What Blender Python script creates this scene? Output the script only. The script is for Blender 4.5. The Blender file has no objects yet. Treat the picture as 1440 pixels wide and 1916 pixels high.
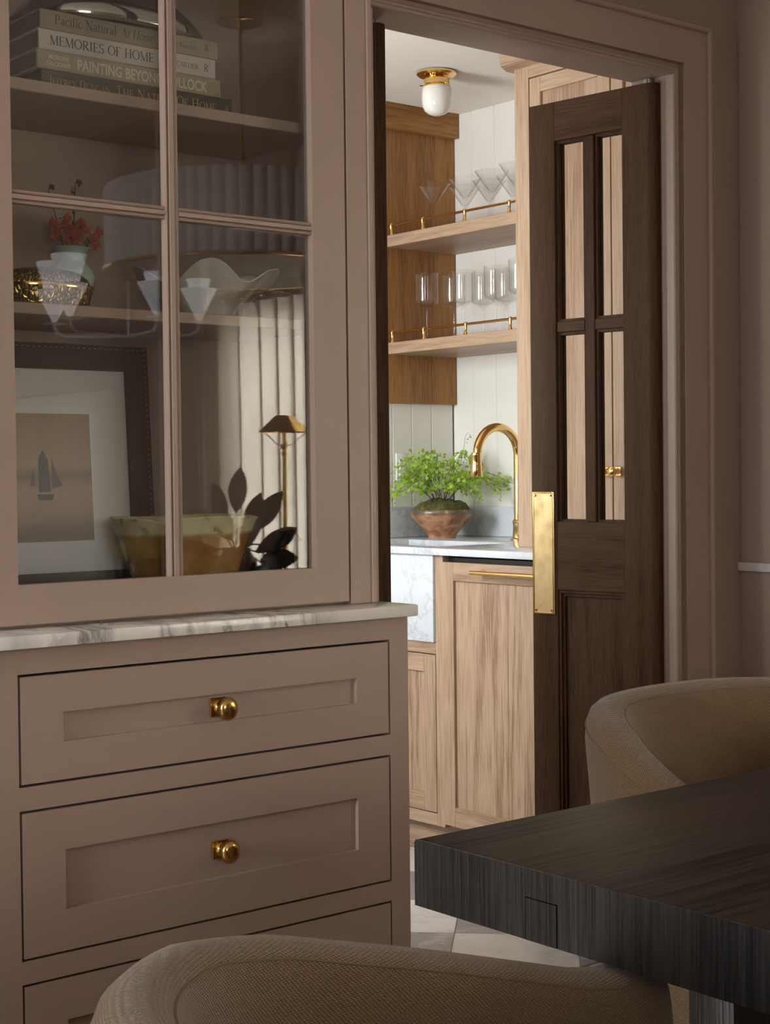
import bpy, bmesh, math, random
from mathutils import Vector, Matrix, noise

random.seed(7)
SC = bpy.context.scene
COL = SC.collection
PI = math.pi
R = math.radians

# ---------------------------------------------------------------- camera
pitch, yaw, roll = R(1.35349), R(39.39566), R(0.63039)
Fw = Vector((math.sin(yaw) * math.cos(pitch), math.cos(yaw) * math.cos(pitch), -math.sin(pitch)))
Rt = Vector((math.cos(yaw), -math.sin(yaw), 0))
Dn = Fw.cross(Rt)
Rt2 = Rt * math.cos(roll) + Dn * math.sin(roll)
Dn2 = Dn * math.cos(roll) - Rt * math.sin(roll)
cam = bpy.data.cameras.new('camera')
cam.sensor_fit = 'HORIZONTAL'
cam.sensor_width = 36.0
cam.lens = 2990.56 * 36.0 / 1440.0
cam.clip_start = 0.05
camo = bpy.data.objects.new('camera', cam)
COL.objects.link(camo)
m3 = Matrix((Rt2, -Dn2, -Fw)).transposed()
camo.matrix_world = Matrix.Translation((0, 0, 1.129)) @ m3.to_4x4()
SC.camera = camo

# ---------------------------------------------------------------- world and lights
world = bpy.data.worlds.new('world')
SC.world = world
world.use_nodes = True
bg = world.node_tree.nodes['Background']
bg.inputs[0].default_value = (0.75, 0.85, 1.0, 1)
bg.inputs[1].default_value = 1.0

SC.view_settings.view_transform = 'Standard'
SC.view_settings.look = 'None'
SC.view_settings.gamma = 1
SC.view_settings.use_curve_mapping = False
SC.view_settings.exposure = 0.0
SC.cycles.use_denoising = True
SC.cycles.max_bounces = 10
SC.cycles.diffuse_bounces = 5
SC.cycles.glossy_bounces = 4
SC.cycles.transparent_max_bounces = 24
SC.cycles.sample_clamp_indirect = 8.0
SC.cycles.caustics_reflective = False
SC.cycles.caustics_refractive = False


def area(name, loc, direction, sx, sy, power, color):
    l = bpy.data.lights.new(name, 'AREA')
    l.shape = 'RECTANGLE'
    l.size, l.size_y = sx, sy
    l.energy = power
    l.color = color
    o = bpy.data.objects.new(name, l)
    COL.objects.link(o)
    o.location = loc
    o.rotation_euler = Vector(direction).to_track_quat('-Z', 'Y').to_euler()
    return o


# daylight through the windows, two of them added for fill (each lamp stands outside its own window opening)
area('daylight_side_window', (-3.06, 1.58, 1.50), (1, 0, -0.05), 0.85, 1.5, 180, (0.95, 0.97, 1.0))
area('daylight_curtain_window', (3.32, 0.36, 1.20), (-1, 0, -0.02), 1.12, 1.05, 190, (1.0, 0.97, 0.93))
area('daylight_cafe_window', (3.32, -1.48, 1.10), (-1, 0, -0.02), 1.0, 0.8, 5, (1.0, 0.97, 0.93))
area('added_rear_fill', (-0.55, -2.80, 1.55), (0.1, 1, -0.06), 1.5, 1.15, 62, (1.0, 0.98, 0.95))  # added fill from behind the camera, brightens the cabinet front
area('daylight_pantry_window', (1.16, 3.82, 1.46), (1, 0.0, -0.06), 0.55, 0.95, 60, (0.93, 0.96, 1.0))
area('added_pantry_fill', (1.16, 2.75, 1.46), (1, 0.45, -0.06), 0.36, 0.95, 25, (0.93, 0.96, 1.0))  # added fill, brightens the boards on the pantry back wall

# ---------------------------------------------------------------- material helpers


def new_mat(name):
    m = bpy.data.materials.new(name)
    m.use_nodes = True
    nt = m.node_tree
    b = nt.nodes['Principled BSDF']
    return m, nt, b


def N(nt, t, **kw):
    n = nt.nodes.new(t)
    for k, v in kw.items():
        if k in n.inputs:
            n.inputs[k].default_value = v
        else:
            setattr(n, k, v)
    return n


def L(nt, a, b):
    nt.links.new(a, b)


def ramp(nt, fac, stops):
    r = nt.nodes.new('ShaderNodeValToRGB')
    el = r.color_ramp.elements
    while len(el) < len(stops):
        el.new(0.5)
    for e, (p, c) in zip(el, stops):
        e.position = p
        e.color = (c[0], c[1], c[2], 1)
    L(nt, fac, r.inputs[0])
    return r.outputs[0]


def coords(nt, scale, rot=(0, 0, 0)):
    tc = nt.nodes.new('ShaderNodeTexCoord')
    mp = nt.nodes.new('ShaderNodeMapping')
    mp.inputs['Scale'].default_value = scale
    mp.inputs['Rotation'].default_value = rot
    L(nt, tc.outputs['Object'], mp.inputs['Vector'])
    return mp.outputs[0]


def bump(nt, b, h, strength, dist=0.002):
    bp = nt.nodes.new('ShaderNodeBump')
    bp.inputs['Strength'].default_value = strength
    bp.inputs['Distance'].default_value = dist
    L(nt, h, bp.inputs['Height'])
    L(nt, bp.outputs[0], b.inputs['Normal'])


def plain(name, col, rough=0.5, metal=0.0, var=0.0, vscale=8, bumps=0.0, bscale=60, spec=0.5, coat=0.0, sheen=0.0):
    m, nt, b = new_mat(name)
    b.inputs['Base Color'].default_value = (*col, 1)
    b.inputs['Roughness'].default_value = rough
    b.inputs['Metallic'].default_value = metal
    b.inputs['Specular IOR Level'].default_value = spec
    b.inputs['Coat Weight'].default_value = coat
    b.inputs['Sheen Weight'].default_value = sheen
    if var:
        n = N(nt, 'ShaderNodeTexNoise', Scale=vscale, Detail=4.0)
        L(nt, coords(nt, (1, 1, 1)), n.inputs['Vector'])
        lo = [max(0, c * (1 - var)) for c in col]
        hi = [c * (1 + var) for c in col]
        L(nt, ramp(nt, n.outputs['Fac'], [(0.3, lo), (0.7, hi)]), b.inputs['Base Color'])
    if bumps:
        n2 = N(nt, 'ShaderNodeTexNoise', Scale=bscale, Detail=3.0)
        L(nt, coords(nt, (1, 1, 1)), n2.inputs['Vector'])
        bump(nt, b, n2.outputs['Fac'], bumps)
    return m


def wood(name, dark, mid, light, axis='Z', rough=0.5, scale=1.0, figure=1.0, bumps=0.15, spec=0.4, coat=0.0, off=0.0):
    """long stretched noise for the grain, distorted bands for the cathedral figure, fine pores"""
    m, nt, b = new_mat(name)
    s = {'X': (0.05, 1, 1), 'Y': (1, 0.05, 1), 'Z': (1, 1, 0.05)}[axis]
    sc = [k * scale for k in s]
    tc = nt.nodes.new('ShaderNodeTexCoord')
    mp = nt.nodes.new('ShaderNodeMapping')
    mp.inputs['Scale'].default_value = sc
    mp.inputs['Location'].default_value = (off, off * 1.7, off * 0.6)
    L(nt, tc.outputs['Object'], mp.inputs['Vector'])
    v = mp.outputs[0]
    n1 = N(nt, 'ShaderNodeTexNoise', Scale=9.0, Detail=2.0, Distortion=0.4)
    L(nt, v, n1.inputs['Vector'])
    mul = N(nt, 'ShaderNodeMath', operation='MULTIPLY')
    mul.inputs[1].default_value = 14.0 * figure
    L(nt, n1.outputs['Fac'], mul.inputs[0])
    sn = N(nt, 'ShaderNodeMath', operation='SINE')
    L(nt, mul.outputs[0], sn.inputs[0])
    n2 = N(nt, 'ShaderNodeTexNoise', Scale=190.0, Detail=3.0)
    L(nt, v, n2.inputs['Vector'])
    a1 = N(nt, 'ShaderNodeMath', operation='MULTIPLY_ADD')
    a1.inputs[1].default_value = 0.13
    L(nt, sn.outputs[0], a1.inputs[0])
    L(nt, n2.outputs['Fac'], a1.inputs[2])
    L(nt, ramp(nt, a1.outputs[0], [(0.28, dark), (0.48, mid), (0.72, light)]), b.inputs['Base Color'])
    b.inputs['Roughness'].default_value = rough
    b.inputs['Specular IOR Level'].default_value = spec
    b.inputs['Coat Weight'].default_value = coat
    bump(nt, b, n2.outputs['Fac'], bumps, 0.0015)
    return m


def marble(name, base, vein, scale=3.0, amount=0.5, rough=0.12, rot=(0, 0, 0), stretch=(1, 1, 1), width=0.12, blotch=0.0, blotchcol=(0.3, 0.3, 0.3)):
    m, nt, b = new_mat(name)
    v = coords(nt, stretch, rot)
    n0 = N(nt, 'ShaderNodeTexNoise', Scale=scale * 0.8, Detail=5.0)
    L(nt, v, n0.inputs['Vector'])
    add = N(nt, 'ShaderNodeMixRGB', blend_type='ADD')
    add.inputs[0].default_value = 0.55
    L(nt, v, add.inputs[1])
    L(nt, n0.outputs['Color'], add.inputs[2])
    n1 = N(nt, 'ShaderNodeTexNoise', Scale=scale, Detail=6.0, Roughness=0.6)
    L(nt, add.outputs[0], n1.inputs['Vector'])
    sub = N(nt, 'ShaderNodeMath', operation='SUBTRACT')
    sub.inputs[1].default_value = 0.5
    L(nt, n1.outputs['Fac'], sub.inputs[0])
    ab = N(nt, 'ShaderNodeMath', operation='ABSOLUTE')
    L(nt, sub.outputs[0], ab.inputs[0])
    veins = ramp(nt, ab.outputs[0], [(0.0, (1, 1, 1)), (width * 0.3, (0.45, 0.45, 0.45)), (width, (0, 0, 0))])
    n3 = N(nt, 'ShaderNodeTexNoise', Scale=scale * 0.45, Detail=2.0)
    L(nt, v, n3.inputs['Vector'])
    mask = ramp(nt, n3.outputs['Fac'], [(0.40, (0, 0, 0)), (0.62, (1, 1, 1))])
    mu = N(nt, 'ShaderNodeMixRGB', blend_type='MULTIPLY')
    mu.inputs[0].default_value = 1.0
    L(nt, veins, mu.inputs[1])
    L(nt, mask, mu.inputs[2])
    k = N(nt, 'ShaderNodeMath', operation='MULTIPLY')
    k.inputs[1].default_value = amount
    L(nt, mu.outputs[0], k.inputs[0])
    mx = N(nt, 'ShaderNodeMixRGB')
    L(nt, k.outputs[0], mx.inputs[0])
    mx.inputs[1].default_value = (*base, 1)
    mx.inputs[2].default_value = (*vein, 1)
    out = mx.outputs[0]
    if blotch:
        n4 = N(nt, 'ShaderNodeTexNoise', Scale=scale * 0.9, Detail=6.0, Distortion=1.0)
        L(nt, v, n4.inputs['Vector'])
        f = ramp(nt, n4.outputs['Fac'], [(0.5, (0, 0, 0)), (0.7, (blotch, blotch, blotch))])
        mx2 = N(nt, 'ShaderNodeMixRGB')
        L(nt, f, mx2.inputs[0])
        L(nt, out, mx2.inputs[1])
        mx2.inputs[2].default_value = (*blotchcol, 1)
        out = mx2.outputs[0]
    L(nt, out, b.inputs['Base Color'])
    b.inputs['Roughness'].default_value = rough
    return m


def glass(name, tint=(0.97, 0.98, 0.97), f0=0.045, rough=0.0, gain=1.0):
    """clear sheet: lets light straight through and mirrors by the angle of view"""
    m = bpy.data.materials.new(name)
    m.use_nodes = True
    nt = m.node_tree
    for n in list(nt.nodes):
        nt.nodes.remove(n)
    out = nt.nodes.new('ShaderNodeOutputMaterial')
    g = nt.nodes.new('ShaderNodeNewGeometry')
    dot = N(nt, 'ShaderNodeVectorMath', operation='DOT_PRODUCT')
    L(nt, g.outputs['Normal'], dot.inputs[0])
    L(nt, g.outputs['Incoming'], dot.inputs[1])
    ab = N(nt, 'ShaderNodeMath', operation='ABSOLUTE')
    L(nt, dot.outputs['Value'], ab.inputs[0])
    one = N(nt, 'ShaderNodeMath', operation='SUBTRACT')
    one.inputs[0].default_value = 1.0
    L(nt, ab.outputs[0], one.inputs[1])
    pw = N(nt, 'ShaderNodeMath', operation='POWER')
    pw.inputs[1].default_value = 5.0
    L(nt, one.outputs[0], pw.inputs[0])
    ma = N(nt, 'ShaderNodeMath', operation='MULTIPLY_ADD')
    ma.inputs[1].default_value = gain
    ma.inputs[2].default_value = f0
    ma.use_clamp = True
    L(nt, pw.outputs[0], ma.inputs[0])
    tr = nt.nodes.new('ShaderNodeBsdfTransparent')
    tr.inputs[0].default_value = (*tint, 1)
    gl = nt.nodes.new('ShaderNodeBsdfGlossy')
    gl.inputs['Roughness'].default_value = rough
    mx = nt.nodes.new('ShaderNodeMixShader')
    L(nt, ma.outputs[0], mx.inputs[0])
    L(nt, tr.outputs[0], mx.inputs[1])
    L(nt, gl.outputs[0], mx.inputs[2])
    L(nt, mx.outputs[0], out.inputs[0])
    return m


def fabric(name, col, col2, scale=260.0, bumps=0.5):
    m, nt, b = new_mat(name)
    v = coords(nt, (1, 1, 1))
    n0 = N(nt, 'ShaderNodeTexNoise', Scale=scale, Detail=2.0)
    L(nt, v, n0.inputs['Vector'])
    w1 = N(nt, 'ShaderNodeTexWave', Scale=150.0, Distortion=1.2)
    w1.bands_direction = 'DIAGONAL'
    w1.inputs['Detail Scale'].default_value = 3.0
    L(nt, coords(nt, (1.0, 1.0, 0.8)), w1.inputs['Vector'])
    w2 = N(nt, 'ShaderNodeTexWave', Scale=190.0, Distortion=1.0)
    w2.bands_direction = 'Z'
    w2.inputs['Detail Scale'].default_value = 3.0
    L(nt, v, w2.inputs['Vector'])
    mw = N(nt, 'ShaderNodeMath', operation='MULTIPLY')
    L(nt, w1.outputs['Fac'], mw.inputs[0])
    L(nt, w2.outputs['Fac'], mw.inputs[1])
    mu = N(nt, 'ShaderNodeMath', operation='ADD')
    L(nt, n0.outputs['Fac'], mu.inputs[0])
    L(nt, mw.outputs[0], mu.inputs[1])
    L(nt, ramp(nt, mu.outputs[0], [(0.5, col2), (1.1, col)]), b.inputs['Base Color'])
    b.inputs['Roughness'].default_value = 0.9
    b.inputs['Sheen Weight'].default_value = 0.25
    b.inputs['Specular IOR Level'].default_value = 0.15
    bump(nt, b, mu.outputs[0], bumps, 0.0015)
    return m


def metal(name, col, rough, var=0.0):
    m, nt, b = new_mat(name)
    b.inputs['Base Color'].default_value = (*col, 1)
    b.inputs['Metallic'].default_value = 1.0
    b.inputs['Roughness'].default_value = rough
    if var:
        n = N(nt, 'ShaderNodeTexNoise', Scale=26.0, Detail=6.0)
        L(nt, coords(nt, (1, 1, 1)), n.inputs['Vector'])
        L(nt, ramp(nt, n.outputs['Fac'], [(0.3, [c * (1 - var) for c in col]), (0.7, [min(1, c * (1 + var)) for c in col])]), b.inputs['Base Color'])
        rr = ramp(nt, n.outputs['Fac'], [(0.3, (rough * 1.5,) * 3), (0.7, (rough * 0.8,) * 3)])
        L(nt, rr, b.inputs['Roughness'])
    return m


M = {}
M['paint'] = plain('taupe_paint', (0.352, 0.256, 0.208), 0.45, var=0.02, vscale=3, bumps=0.03, bscale=220, spec=0.35)
M['wallpaint'] = plain('taupe_wall_paint', (0.305, 0.215, 0.172), 0.6, var=0.03, vscale=2, bumps=0.12, bscale=160)
M['ceiling'] = plain('warm_white_plaster', (0.84, 0.79, 0.72), 0.85, bumps=0.15, bscale=60)
M['white_board'] = plain('white_board_paint', (0.80, 0.775, 0.725), 0.45, var=0.02, vscale=4, bumps=0.05, bscale=90)
M['pantry_white'] = plain('pantry_white_wall', (0.74, 0.72, 0.68), 0.7)
M['oak_z'] = wood('oak_upright', (0.26, 0.157, 0.092), (0.36, 0.236, 0.150), (0.44, 0.305, 0.205), 'Z', 0.45)
M['oak_z2'] = wood('oak_figured_panel', (0.235, 0.135, 0.075), (0.36, 0.236, 0.150), (0.44, 0.305, 0.205), 'Z', 0.45, scale=1.0, figure=2.3, off=3.1)
M['oak_y'] = wood('oak_along_wall', (0.26, 0.157, 0.092), (0.36, 0.236, 0.150), (0.44, 0.305, 0.205), 'Y', 0.45)
M['oak_x'] = wood('oak_crossways', (0.26, 0.157, 0.092), (0.36, 0.236, 0.150), (0.44, 0.305, 0.205), 'X', 0.45, off=1.3)
M['oak_honey'] = wood('honey_oak_upright', (0.20, 0.076, 0.014), (0.29, 0.125, 0.027), (0.36, 0.172, 0.045), 'Z', 0.4, off=5)
M['oak_honey_x'] = wood('honey_oak_crossways', (0.20, 0.076, 0.014), (0.29, 0.125, 0.027), (0.36, 0.172, 0.045), 'X', 0.4, off=2)
M['walnut_z'] = wood('dark_stained_oak_upright', (0.040, 0.019, 0.010), (0.064, 0.032, 0.017), (0.082, 0.043, 0.024), 'Z', 0.5, scale=1.4, bumps=0.15, spec=0.08)
M['walnut_x'] = wood('dark_stained_oak_crossways', (0.040, 0.019, 0.010), (0.064, 0.032, 0.017), (0.082, 0.043, 0.024), 'X', 0.5, scale=1.4, bumps=0.15, spec=0.08)
M['ebony_x'] = wood('black_oak_lengthways', (0.002, 0.0015, 0.001), (0.019, 0.013, 0.0085), (0.027, 0.019, 0.013), 'X', 0.38, scale=0.5, figure=1.2, bumps=0.5, spec=0.14)
M['ebony_z'] = wood('black_oak_upright', (0.003, 0.003, 0.003), (0.012, 0.011, 0.0105), (0.020, 0.018, 0.0175), 'Z', 0.36, scale=1.0, figure=1.0, bumps=0.8, spec=0.55)
M['calacatta'] = marble('veined_calacatta_marble', (0.92, 0.90, 0.87), (0.10, 0.105, 0.10), 3.4, 1.0, 0.1, rot=(0, 0.75, 0.2), stretch=(1.6, 1.0, 0.8), width=0.075, blotch=0.55, blotchcol=(0.33, 0.335, 0.31))
M['carrara'] = marble('pale_carrara_marble', (0.64, 0.665, 0.70), (0.33, 0.36, 0.41), 6.0, 0.6, 0.14, width=0.05, blotch=0.25, blotchcol=(0.47, 0.50, 0.55))
M['tile_white'] = marble('white_floor_marble', (0.66, 0.64, 0.62), (0.42, 0.41, 0.41), 4.0, 0.5, 0.25, width=0.08, blotch=0.35, blotchcol=(0.5, 0.49, 0.48))
M['tile_grey'] = marble('grey_floor_marble', (0.27, 0.26, 0.27), (0.5, 0.5, 0.5), 4.0, 0.5, 0.25, width=0.08, blotch=0.5, blotchcol=(0.16, 0.155, 0.165))
M['grout'] = plain('pale_grout', (0.6, 0.58, 0.55), 0.9)
M['floorwood'] = wood('oak_floor', (0.14, 0.085, 0.05), (0.23, 0.145, 0.09), (0.3, 0.2, 0.125), 'X', 0.4)
M['brass'] = metal('polished_brass', (0.86, 0.58, 0.22), 0.14)
M['brass_dark'] = metal('warm_dark_brass', (0.60, 0.38, 0.11), 0.2)
M['brass_plate'] = metal('aged_brass', (0.52, 0.38, 0.19), 0.36, 0.16)
M['silver'] = metal('dark_silver', (0.52, 0.50, 0.47), 0.12)
M['steel'] = metal('grey_steel', (0.5, 0.5, 0.5), 0.3)
M['glass'] = glass('clear_window_glass', f0=0.06, gain=0.9)
M['doorglass'] = glass('door_glass', tint=(0.95, 0.94, 0.93), f0=0.03, gain=0.9)
M['stemglass'] = glass('drinking_glass', tint=(0.985, 0.985, 0.982), f0=0.045, gain=1.0)
M['opal'] = plain('white_opal_glass', (0.82, 0.79, 0.74), 0.12, coat=0.5)
M['black'] = plain('black_control_strip', (0.012, 0.012, 0.014), 0.3)
M['gap'] = plain('shadow_gap_paint', (0.05, 0.04, 0.03), 0.9)
M['fabric'] = fabric('tan_weave', (0.190, 0.116, 0.056), (0.092, 0.053, 0.022), 520.0, 0.6)
M['seam'] = plain('tan_seam_thread', (0.13, 0.085, 0.045), 0.9)
M['switch'] = plain('white_switch_plastic', (0.8, 0.8, 0.8), 0.3)
M['rail_marble'] = marble('pale_rail_marble', (0.62, 0.59, 0.54), (0.3, 0.29, 0.27), 9.0, 0.6, 0.2)
M['curtain'] = None


def objname(o):
    return o.name


# ---------------------------------------------------------------- mesh helpers


class MB:
    def __init__(self):
        self.bm = bmesh.new()

    def _merge(self, b2):
        me = bpy.data.meshes.new('tmp')
        b2.to_mesh(me)
        b2.free()
        self.bm.from_mesh(me)
        bpy.data.meshes.remove(me)

    def box(self, x0, x1, y0, y1, z0, z1, bev=0.0, seg=2):
        b = bmesh.new()
        bmesh.ops.create_cube(b, size=1.0)
        bmesh.ops.scale(b, vec=(abs(x1 - x0), abs(y1 - y0), abs(z1 - z0)), verts=b.verts)
        bmesh.ops.translate(b, vec=((x0 + x1) / 2, (y0 + y1) / 2, (z0 + z1) / 2), verts=b.verts)
        if bev:
            bmesh.ops.bevel(b, geom=list(b.edges), offset=bev, segments=seg, profile=0.5, affect='EDGES')
        self._merge(b)
        return self

    def prism(self, pts, axis, a, b_):
        """extrude a 2D polygon along an axis: X -> pts are (y,z), Y -> (x,z), Z -> (x,y)"""
        def P(p, t):
            return {'X': (t, p[0], p[1]), 'Y': (p[0], t, p[1]), 'Z': (p[0], p[1], t)}[axis]
        bm = self.bm
        v0 = [bm.verts.new(P(p, a)) for p in pts]
        v1 = [bm.verts.new(P(p, b_)) for p in pts]
        n = len(pts)
        fs = [bm.faces.new(v0), bm.faces.new(v1[::-1])]
        for i in range(n):
            fs.append(bm.faces.new((v0[i], v1[i], v1[(i + 1) % n], v0[(i + 1) % n])))
        bmesh.ops.recalc_face_normals(bm, faces=fs)
        return self

    def lathe(self, prof, c=(0, 0, 0), seg=32, axis='Z', fx=None):
        """prof: list of (r, h); fx(angle, r, h) may reshape"""
        bm = self.bm
        rings = []
        for (r, h) in prof:
            if r < 1e-6:
                rings.append([bm.verts.new(self._ax(0, 0, h, axis, c))])
            else:
                ring = []
                for i in range(seg):
                    a = 2 * PI * i / seg
                    rr, hh = (r, h) if fx is None else fx(a, r, h)
                    ring.append(bm.verts.new(self._ax(rr * math.cos(a), rr * math.sin(a), hh, axis, c)))
                rings.append(ring)
        fs = []
        for A, B in zip(rings, rings[1:]):
            if len(A) == 1 and len(B) == 1:
                continue
            for i in range(seg):
                j = (i + 1) % seg
                if len(A) == 1:
                    fs.append(bm.faces.new((A[0], B[i], B[j])))
                elif len(B) == 1:
                    fs.append(bm.faces.new((A[i], B[0], A[j])))
                else:
                    fs.append(bm.faces.new((A[i], B[i], B[j], A[j])))
        bmesh.ops.recalc_face_normals(bm, faces=fs)
        return self

    @staticmethod
    def _ax(x, y, h, axis, c):
        if axis == 'Z':
            p = (x, y, h)
        elif axis == 'Y':
            p = (x, h, y)
        else:
            p = (h, x, y)
        return (p[0] + c[0], p[1] + c[1], p[2] + c[2])

    def tube(self, pts, rad, seg=10, caps=True):
        """sweep a circle along points; rad is a number or a list"""
        bm = self.bm
        pts = [Vector(p) for p in pts]
        n = len(pts)
        rads = rad if isinstance(rad, (list, tuple)) else [rad] * n
        rings = []
        up = None
        for i, p in enumerate(pts):
            t = (pts[min(i + 1, n - 1)] - pts[max(i - 1, 0)]).normalized()
            if up is None:
                up = Vector((0, 0, 1)) if abs(t.z) < 0.9 else Vector((1, 0, 0))
            s = t.cross(up)
            if s.length < 1e-6:
                s = t.orthogonal()
            s.normalize()
            up = s.cross(t).normalized()
            rings.append([bm.verts.new(p + (s * math.cos(2 * PI * k / seg) + up * math.sin(2 * PI * k / seg)) * rads[i]) for k in range(seg)])
        fs = []
        for A, B in zip(rings, rings[1:]):
            for k in range(seg):
                j = (k + 1) % seg
                fs.append(bm.faces.new((A[k], A[j], B[j], B[k])))
        if caps:
            fs.append(bm.faces.new(rings[0][::-1]))
            fs.append(bm.faces.new(rings[-1]))
        bmesh.ops.recalc_face_normals(bm, faces=fs)
        return self

    def grid(self, rows, closed_u=False, closed_v=False):
        """rows of points -> quads"""
        bm = self.bm
        V = [[bm.verts.new(p) for p in r] for r in rows]
        fs = []
        nr, nc = len(V), len(V[0])
        for i in range(nr if closed_u else nr - 1):
            for j in range(nc if closed_v else nc - 1):
                fs.append(bm.faces.new((V[i][j], V[(i + 1) % nr][j], V[(i + 1) % nr][(j + 1) % nc], V[i][(j + 1) % nc])))
        bmesh.ops.recalc_face_normals(bm, faces=fs)
        return self

    def ring(self, x0, x1, z0, z1, a0, a1, c0, c1, y0, y1):
        """one jointless frame in the x-z plane, with its opening a0..a1, c0..c1"""
        bm = self.bm
        O = [(x0, z0), (x1, z0), (x1, z1), (x0, z1)]
        I = [(a0, c0), (a1, c0), (a1, c1), (a0, c1)]
        of = [bm.verts.new((p[0], y0, p[1])) for p in O]
        ob = [bm.verts.new((p[0], y1, p[1])) for p in O]
        nf = [bm.verts.new((p[0], y0, p[1])) for p in I]
        nb = [bm.verts.new((p[0], y1, p[1])) for p in I]
        fs = []
        for i in range(4):
            j = (i + 1) % 4
            for q in ((of[i], of[j], nf[j], nf[i]), (ob[i], nb[i], nb[j], ob[j]), (of[i], ob[i], ob[j], of[j]), (nf[i], nf[j], nb[j], nb[i])):
                fs.append(bm.faces.new(q))
        bmesh.ops.recalc_face_normals(bm, faces=fs)
        return self

    def face(self, pts):
        self.bm.faces.new([self.bm.verts.new(p) for p in pts])
        return self

    def sphere(self, c, rx, ry, rz, seg=16, rings=10):
        b = bmesh.new()
        bmesh.ops.create_uvsphere(b, u_segments=seg, v_segments=rings, radius=1.0)
        bmesh.ops.scale(b, vec=(rx, ry, rz), verts=b.verts)
        bmesh.ops.translate(b, vec=c, verts=b.verts)
        self._merge(b)
        return self

    def mesh(self, name, mat, origin=(0, 0, 0), sharp=35, smooth=True):
        bmesh.ops.translate(self.bm, vec=(-origin[0], -origin[1], -origin[2]), verts=self.bm.verts)
        me = bpy.data.meshes.new(name)
        self.bm.to_mesh(me)
        self.bm.free()
        if smooth:
            for p in me.polygons:
                p.use_smooth = True
            me.set_sharp_from_angle(angle=R(sharp))
        if isinstance(mat, str):
            mat = M[mat]
        me.materials.append(mat)
        return me


def tag(o, label=None, cat=None, group=None, kind=None):
    if label:
        o['label'] = label
    if cat:
        o['category'] = cat
    if group:
        o['group'] = group
    if kind:
        o['kind'] = kind
    return o


def thing(name, label, cat, loc=(0, 0, 0), rz=0.0, group=None, kind=None):
    o = bpy.data.objects.new(name, None)
    o.empty_display_size = 0.05
    COL.objects.link(o)
    o.location = loc
    o.rotation_euler = (0, 0, rz)
    return tag(o, label, cat, group, kind)


def world_origin(parent):
    p = Vector((0, 0, 0))
    while parent is not None:
        p += parent.location
        parent = parent.parent
    return p


def part(name, mb, mat, parent, local=False, label=None, sharp=35, kind=None, smooth=True):
    """mesh given in the place's coordinates (or the parent's own when local)"""
    org = (0, 0, 0) if local else world_origin(parent)
    me = mb.mesh(name, mat, org, sharp, smooth) if isinstance(mb, MB) else mb
    o = bpy.data.objects.new(name, me)
    COL.objects.link(o)
    o.parent = parent
    return tag(o, label, None, None, kind)


def single(name, mb, mat, label=None, cat=None, group=None, kind=None, origin=None, sharp=35):
    """a thing that is one mesh; origin at the middle of its underside"""
    bm = mb.bm
    xs = [v.co for v in bm.verts]
    if origin is None:
        origin = ((min(v.x for v in xs) + max(v.x for v in xs)) / 2, (min(v.y for v in xs) + max(v.y for v in xs)) / 2, min(v.z for v in xs))
    me = mb.mesh(name, mat, origin, sharp)
    o = bpy.data.objects.new(name, me)
    COL.objects.link(o)
    o.location = origin
    return tag(o, label, cat, group, kind)


def struct(name, mb, mat, label, cat=None):
    return single(name, mb, mat, label, cat, None, 'structure')


def copy_tree(o, parent=None):
    c = o.copy()
    COL.objects.link(c)
    c.parent = parent
    for ch in list(o.children):
        copy_tree(ch, c)
    return c


def arc(c, r, a0, a1, n, plane='XZ', off=0.0):
    out = []
    for i in range(n + 1):
        a = a0 + (a1 - a0) * i / n
        u, w = r * math.cos(a), r * math.sin(a)
        if plane == 'XZ':
            out.append((c[0] + u, c[1], c[2] + w))
        elif plane == 'YZ':
            out.append((c[0], c[1] + u, c[2] + w))
        else:
            out.append((c[0] + u, c[1] + w, c[2]))
    return out

# ================================================================ the setting
YW = 2.385          # face of the door casing
YB = 2.51           # pantry side of the partition
ZL = 2.03           # underside of the door head
XJL, XJR = 1.958, 2.826
XW = 3.067          # right wall of the dining room

struct('floor', MB().box(-2.9, XW, -2.6, YB, -0.06, 0.0), 'floorwood', 'brown oak floor of the dining room')
wb = MB()
wb.box(-3.02, 0.2, 2.405, YB, 0, 2.44)
wb.box(0.2, 1.765, 2.497, YB, 0, 2.44)
wb.box(1.765, XJL - 0.02, 2.405, YB, 0, 2.44)
wb.box(XJL - 0.02, XJR + 0.02, 2.405, YB, ZL + 0.02, 2.44)
wb.box(XJR + 0.02, XW, 2.405, YB, 0, 2.44)
wall_back = struct('wall_back', wb, 'wallpaint', 'taupe painted wall around the pantry doorway')
wr = MB()
W2 = (-0.15, 0.86, 0.70, 1.66)      # window in the right wall: y0, y1, z0, z1
W4 = (-1.95, -1.02, 0.72, 1.45)
wr.box(XW, 3.20, -2.6, W4[0], 0, 2.44)
wr.box(XW, 3.20, W4[1], W2[0], 0, 2.44)
wr.box(XW, 3.20, W4[0], W4[1], 0, W4[2])
wr.box(XW, 3.20, W4[0], W4[1], W4[3], 2.44)
wr.box(XW, 3.20, W2[1], YB, 0, 2.44)
wr.box(XW, 3.20, W2[0], W2[1], 0, W2[2])
wr.box(XW, 3.20, W2[0], W2[1], W2[3], 2.44)
struct('wall_right', wr, 'wallpaint', 'taupe painted wall with the white stone rail')
wl = MB()
W1 = (1.15, 2.02, 0.75, 2.25)
wl.box(-3.02, -2.9, -2.6, W1[0], 0, 2.44)
wl.box(-3.02, -2.9, W1[1], 2.405, 0, 2.44)
wl.box(-3.02, -2.9, W1[0], W1[1], 0, W1[2])
wl.box(-3.02, -2.9, W1[0], W1[1], W1[3], 2.44)
struct('wall_left', wl, 'wallpaint', 'taupe painted wall with the tall bare window')
W5 = (-1.25, 0.15, 0.95, 2.12)
wf_ = MB()
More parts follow.
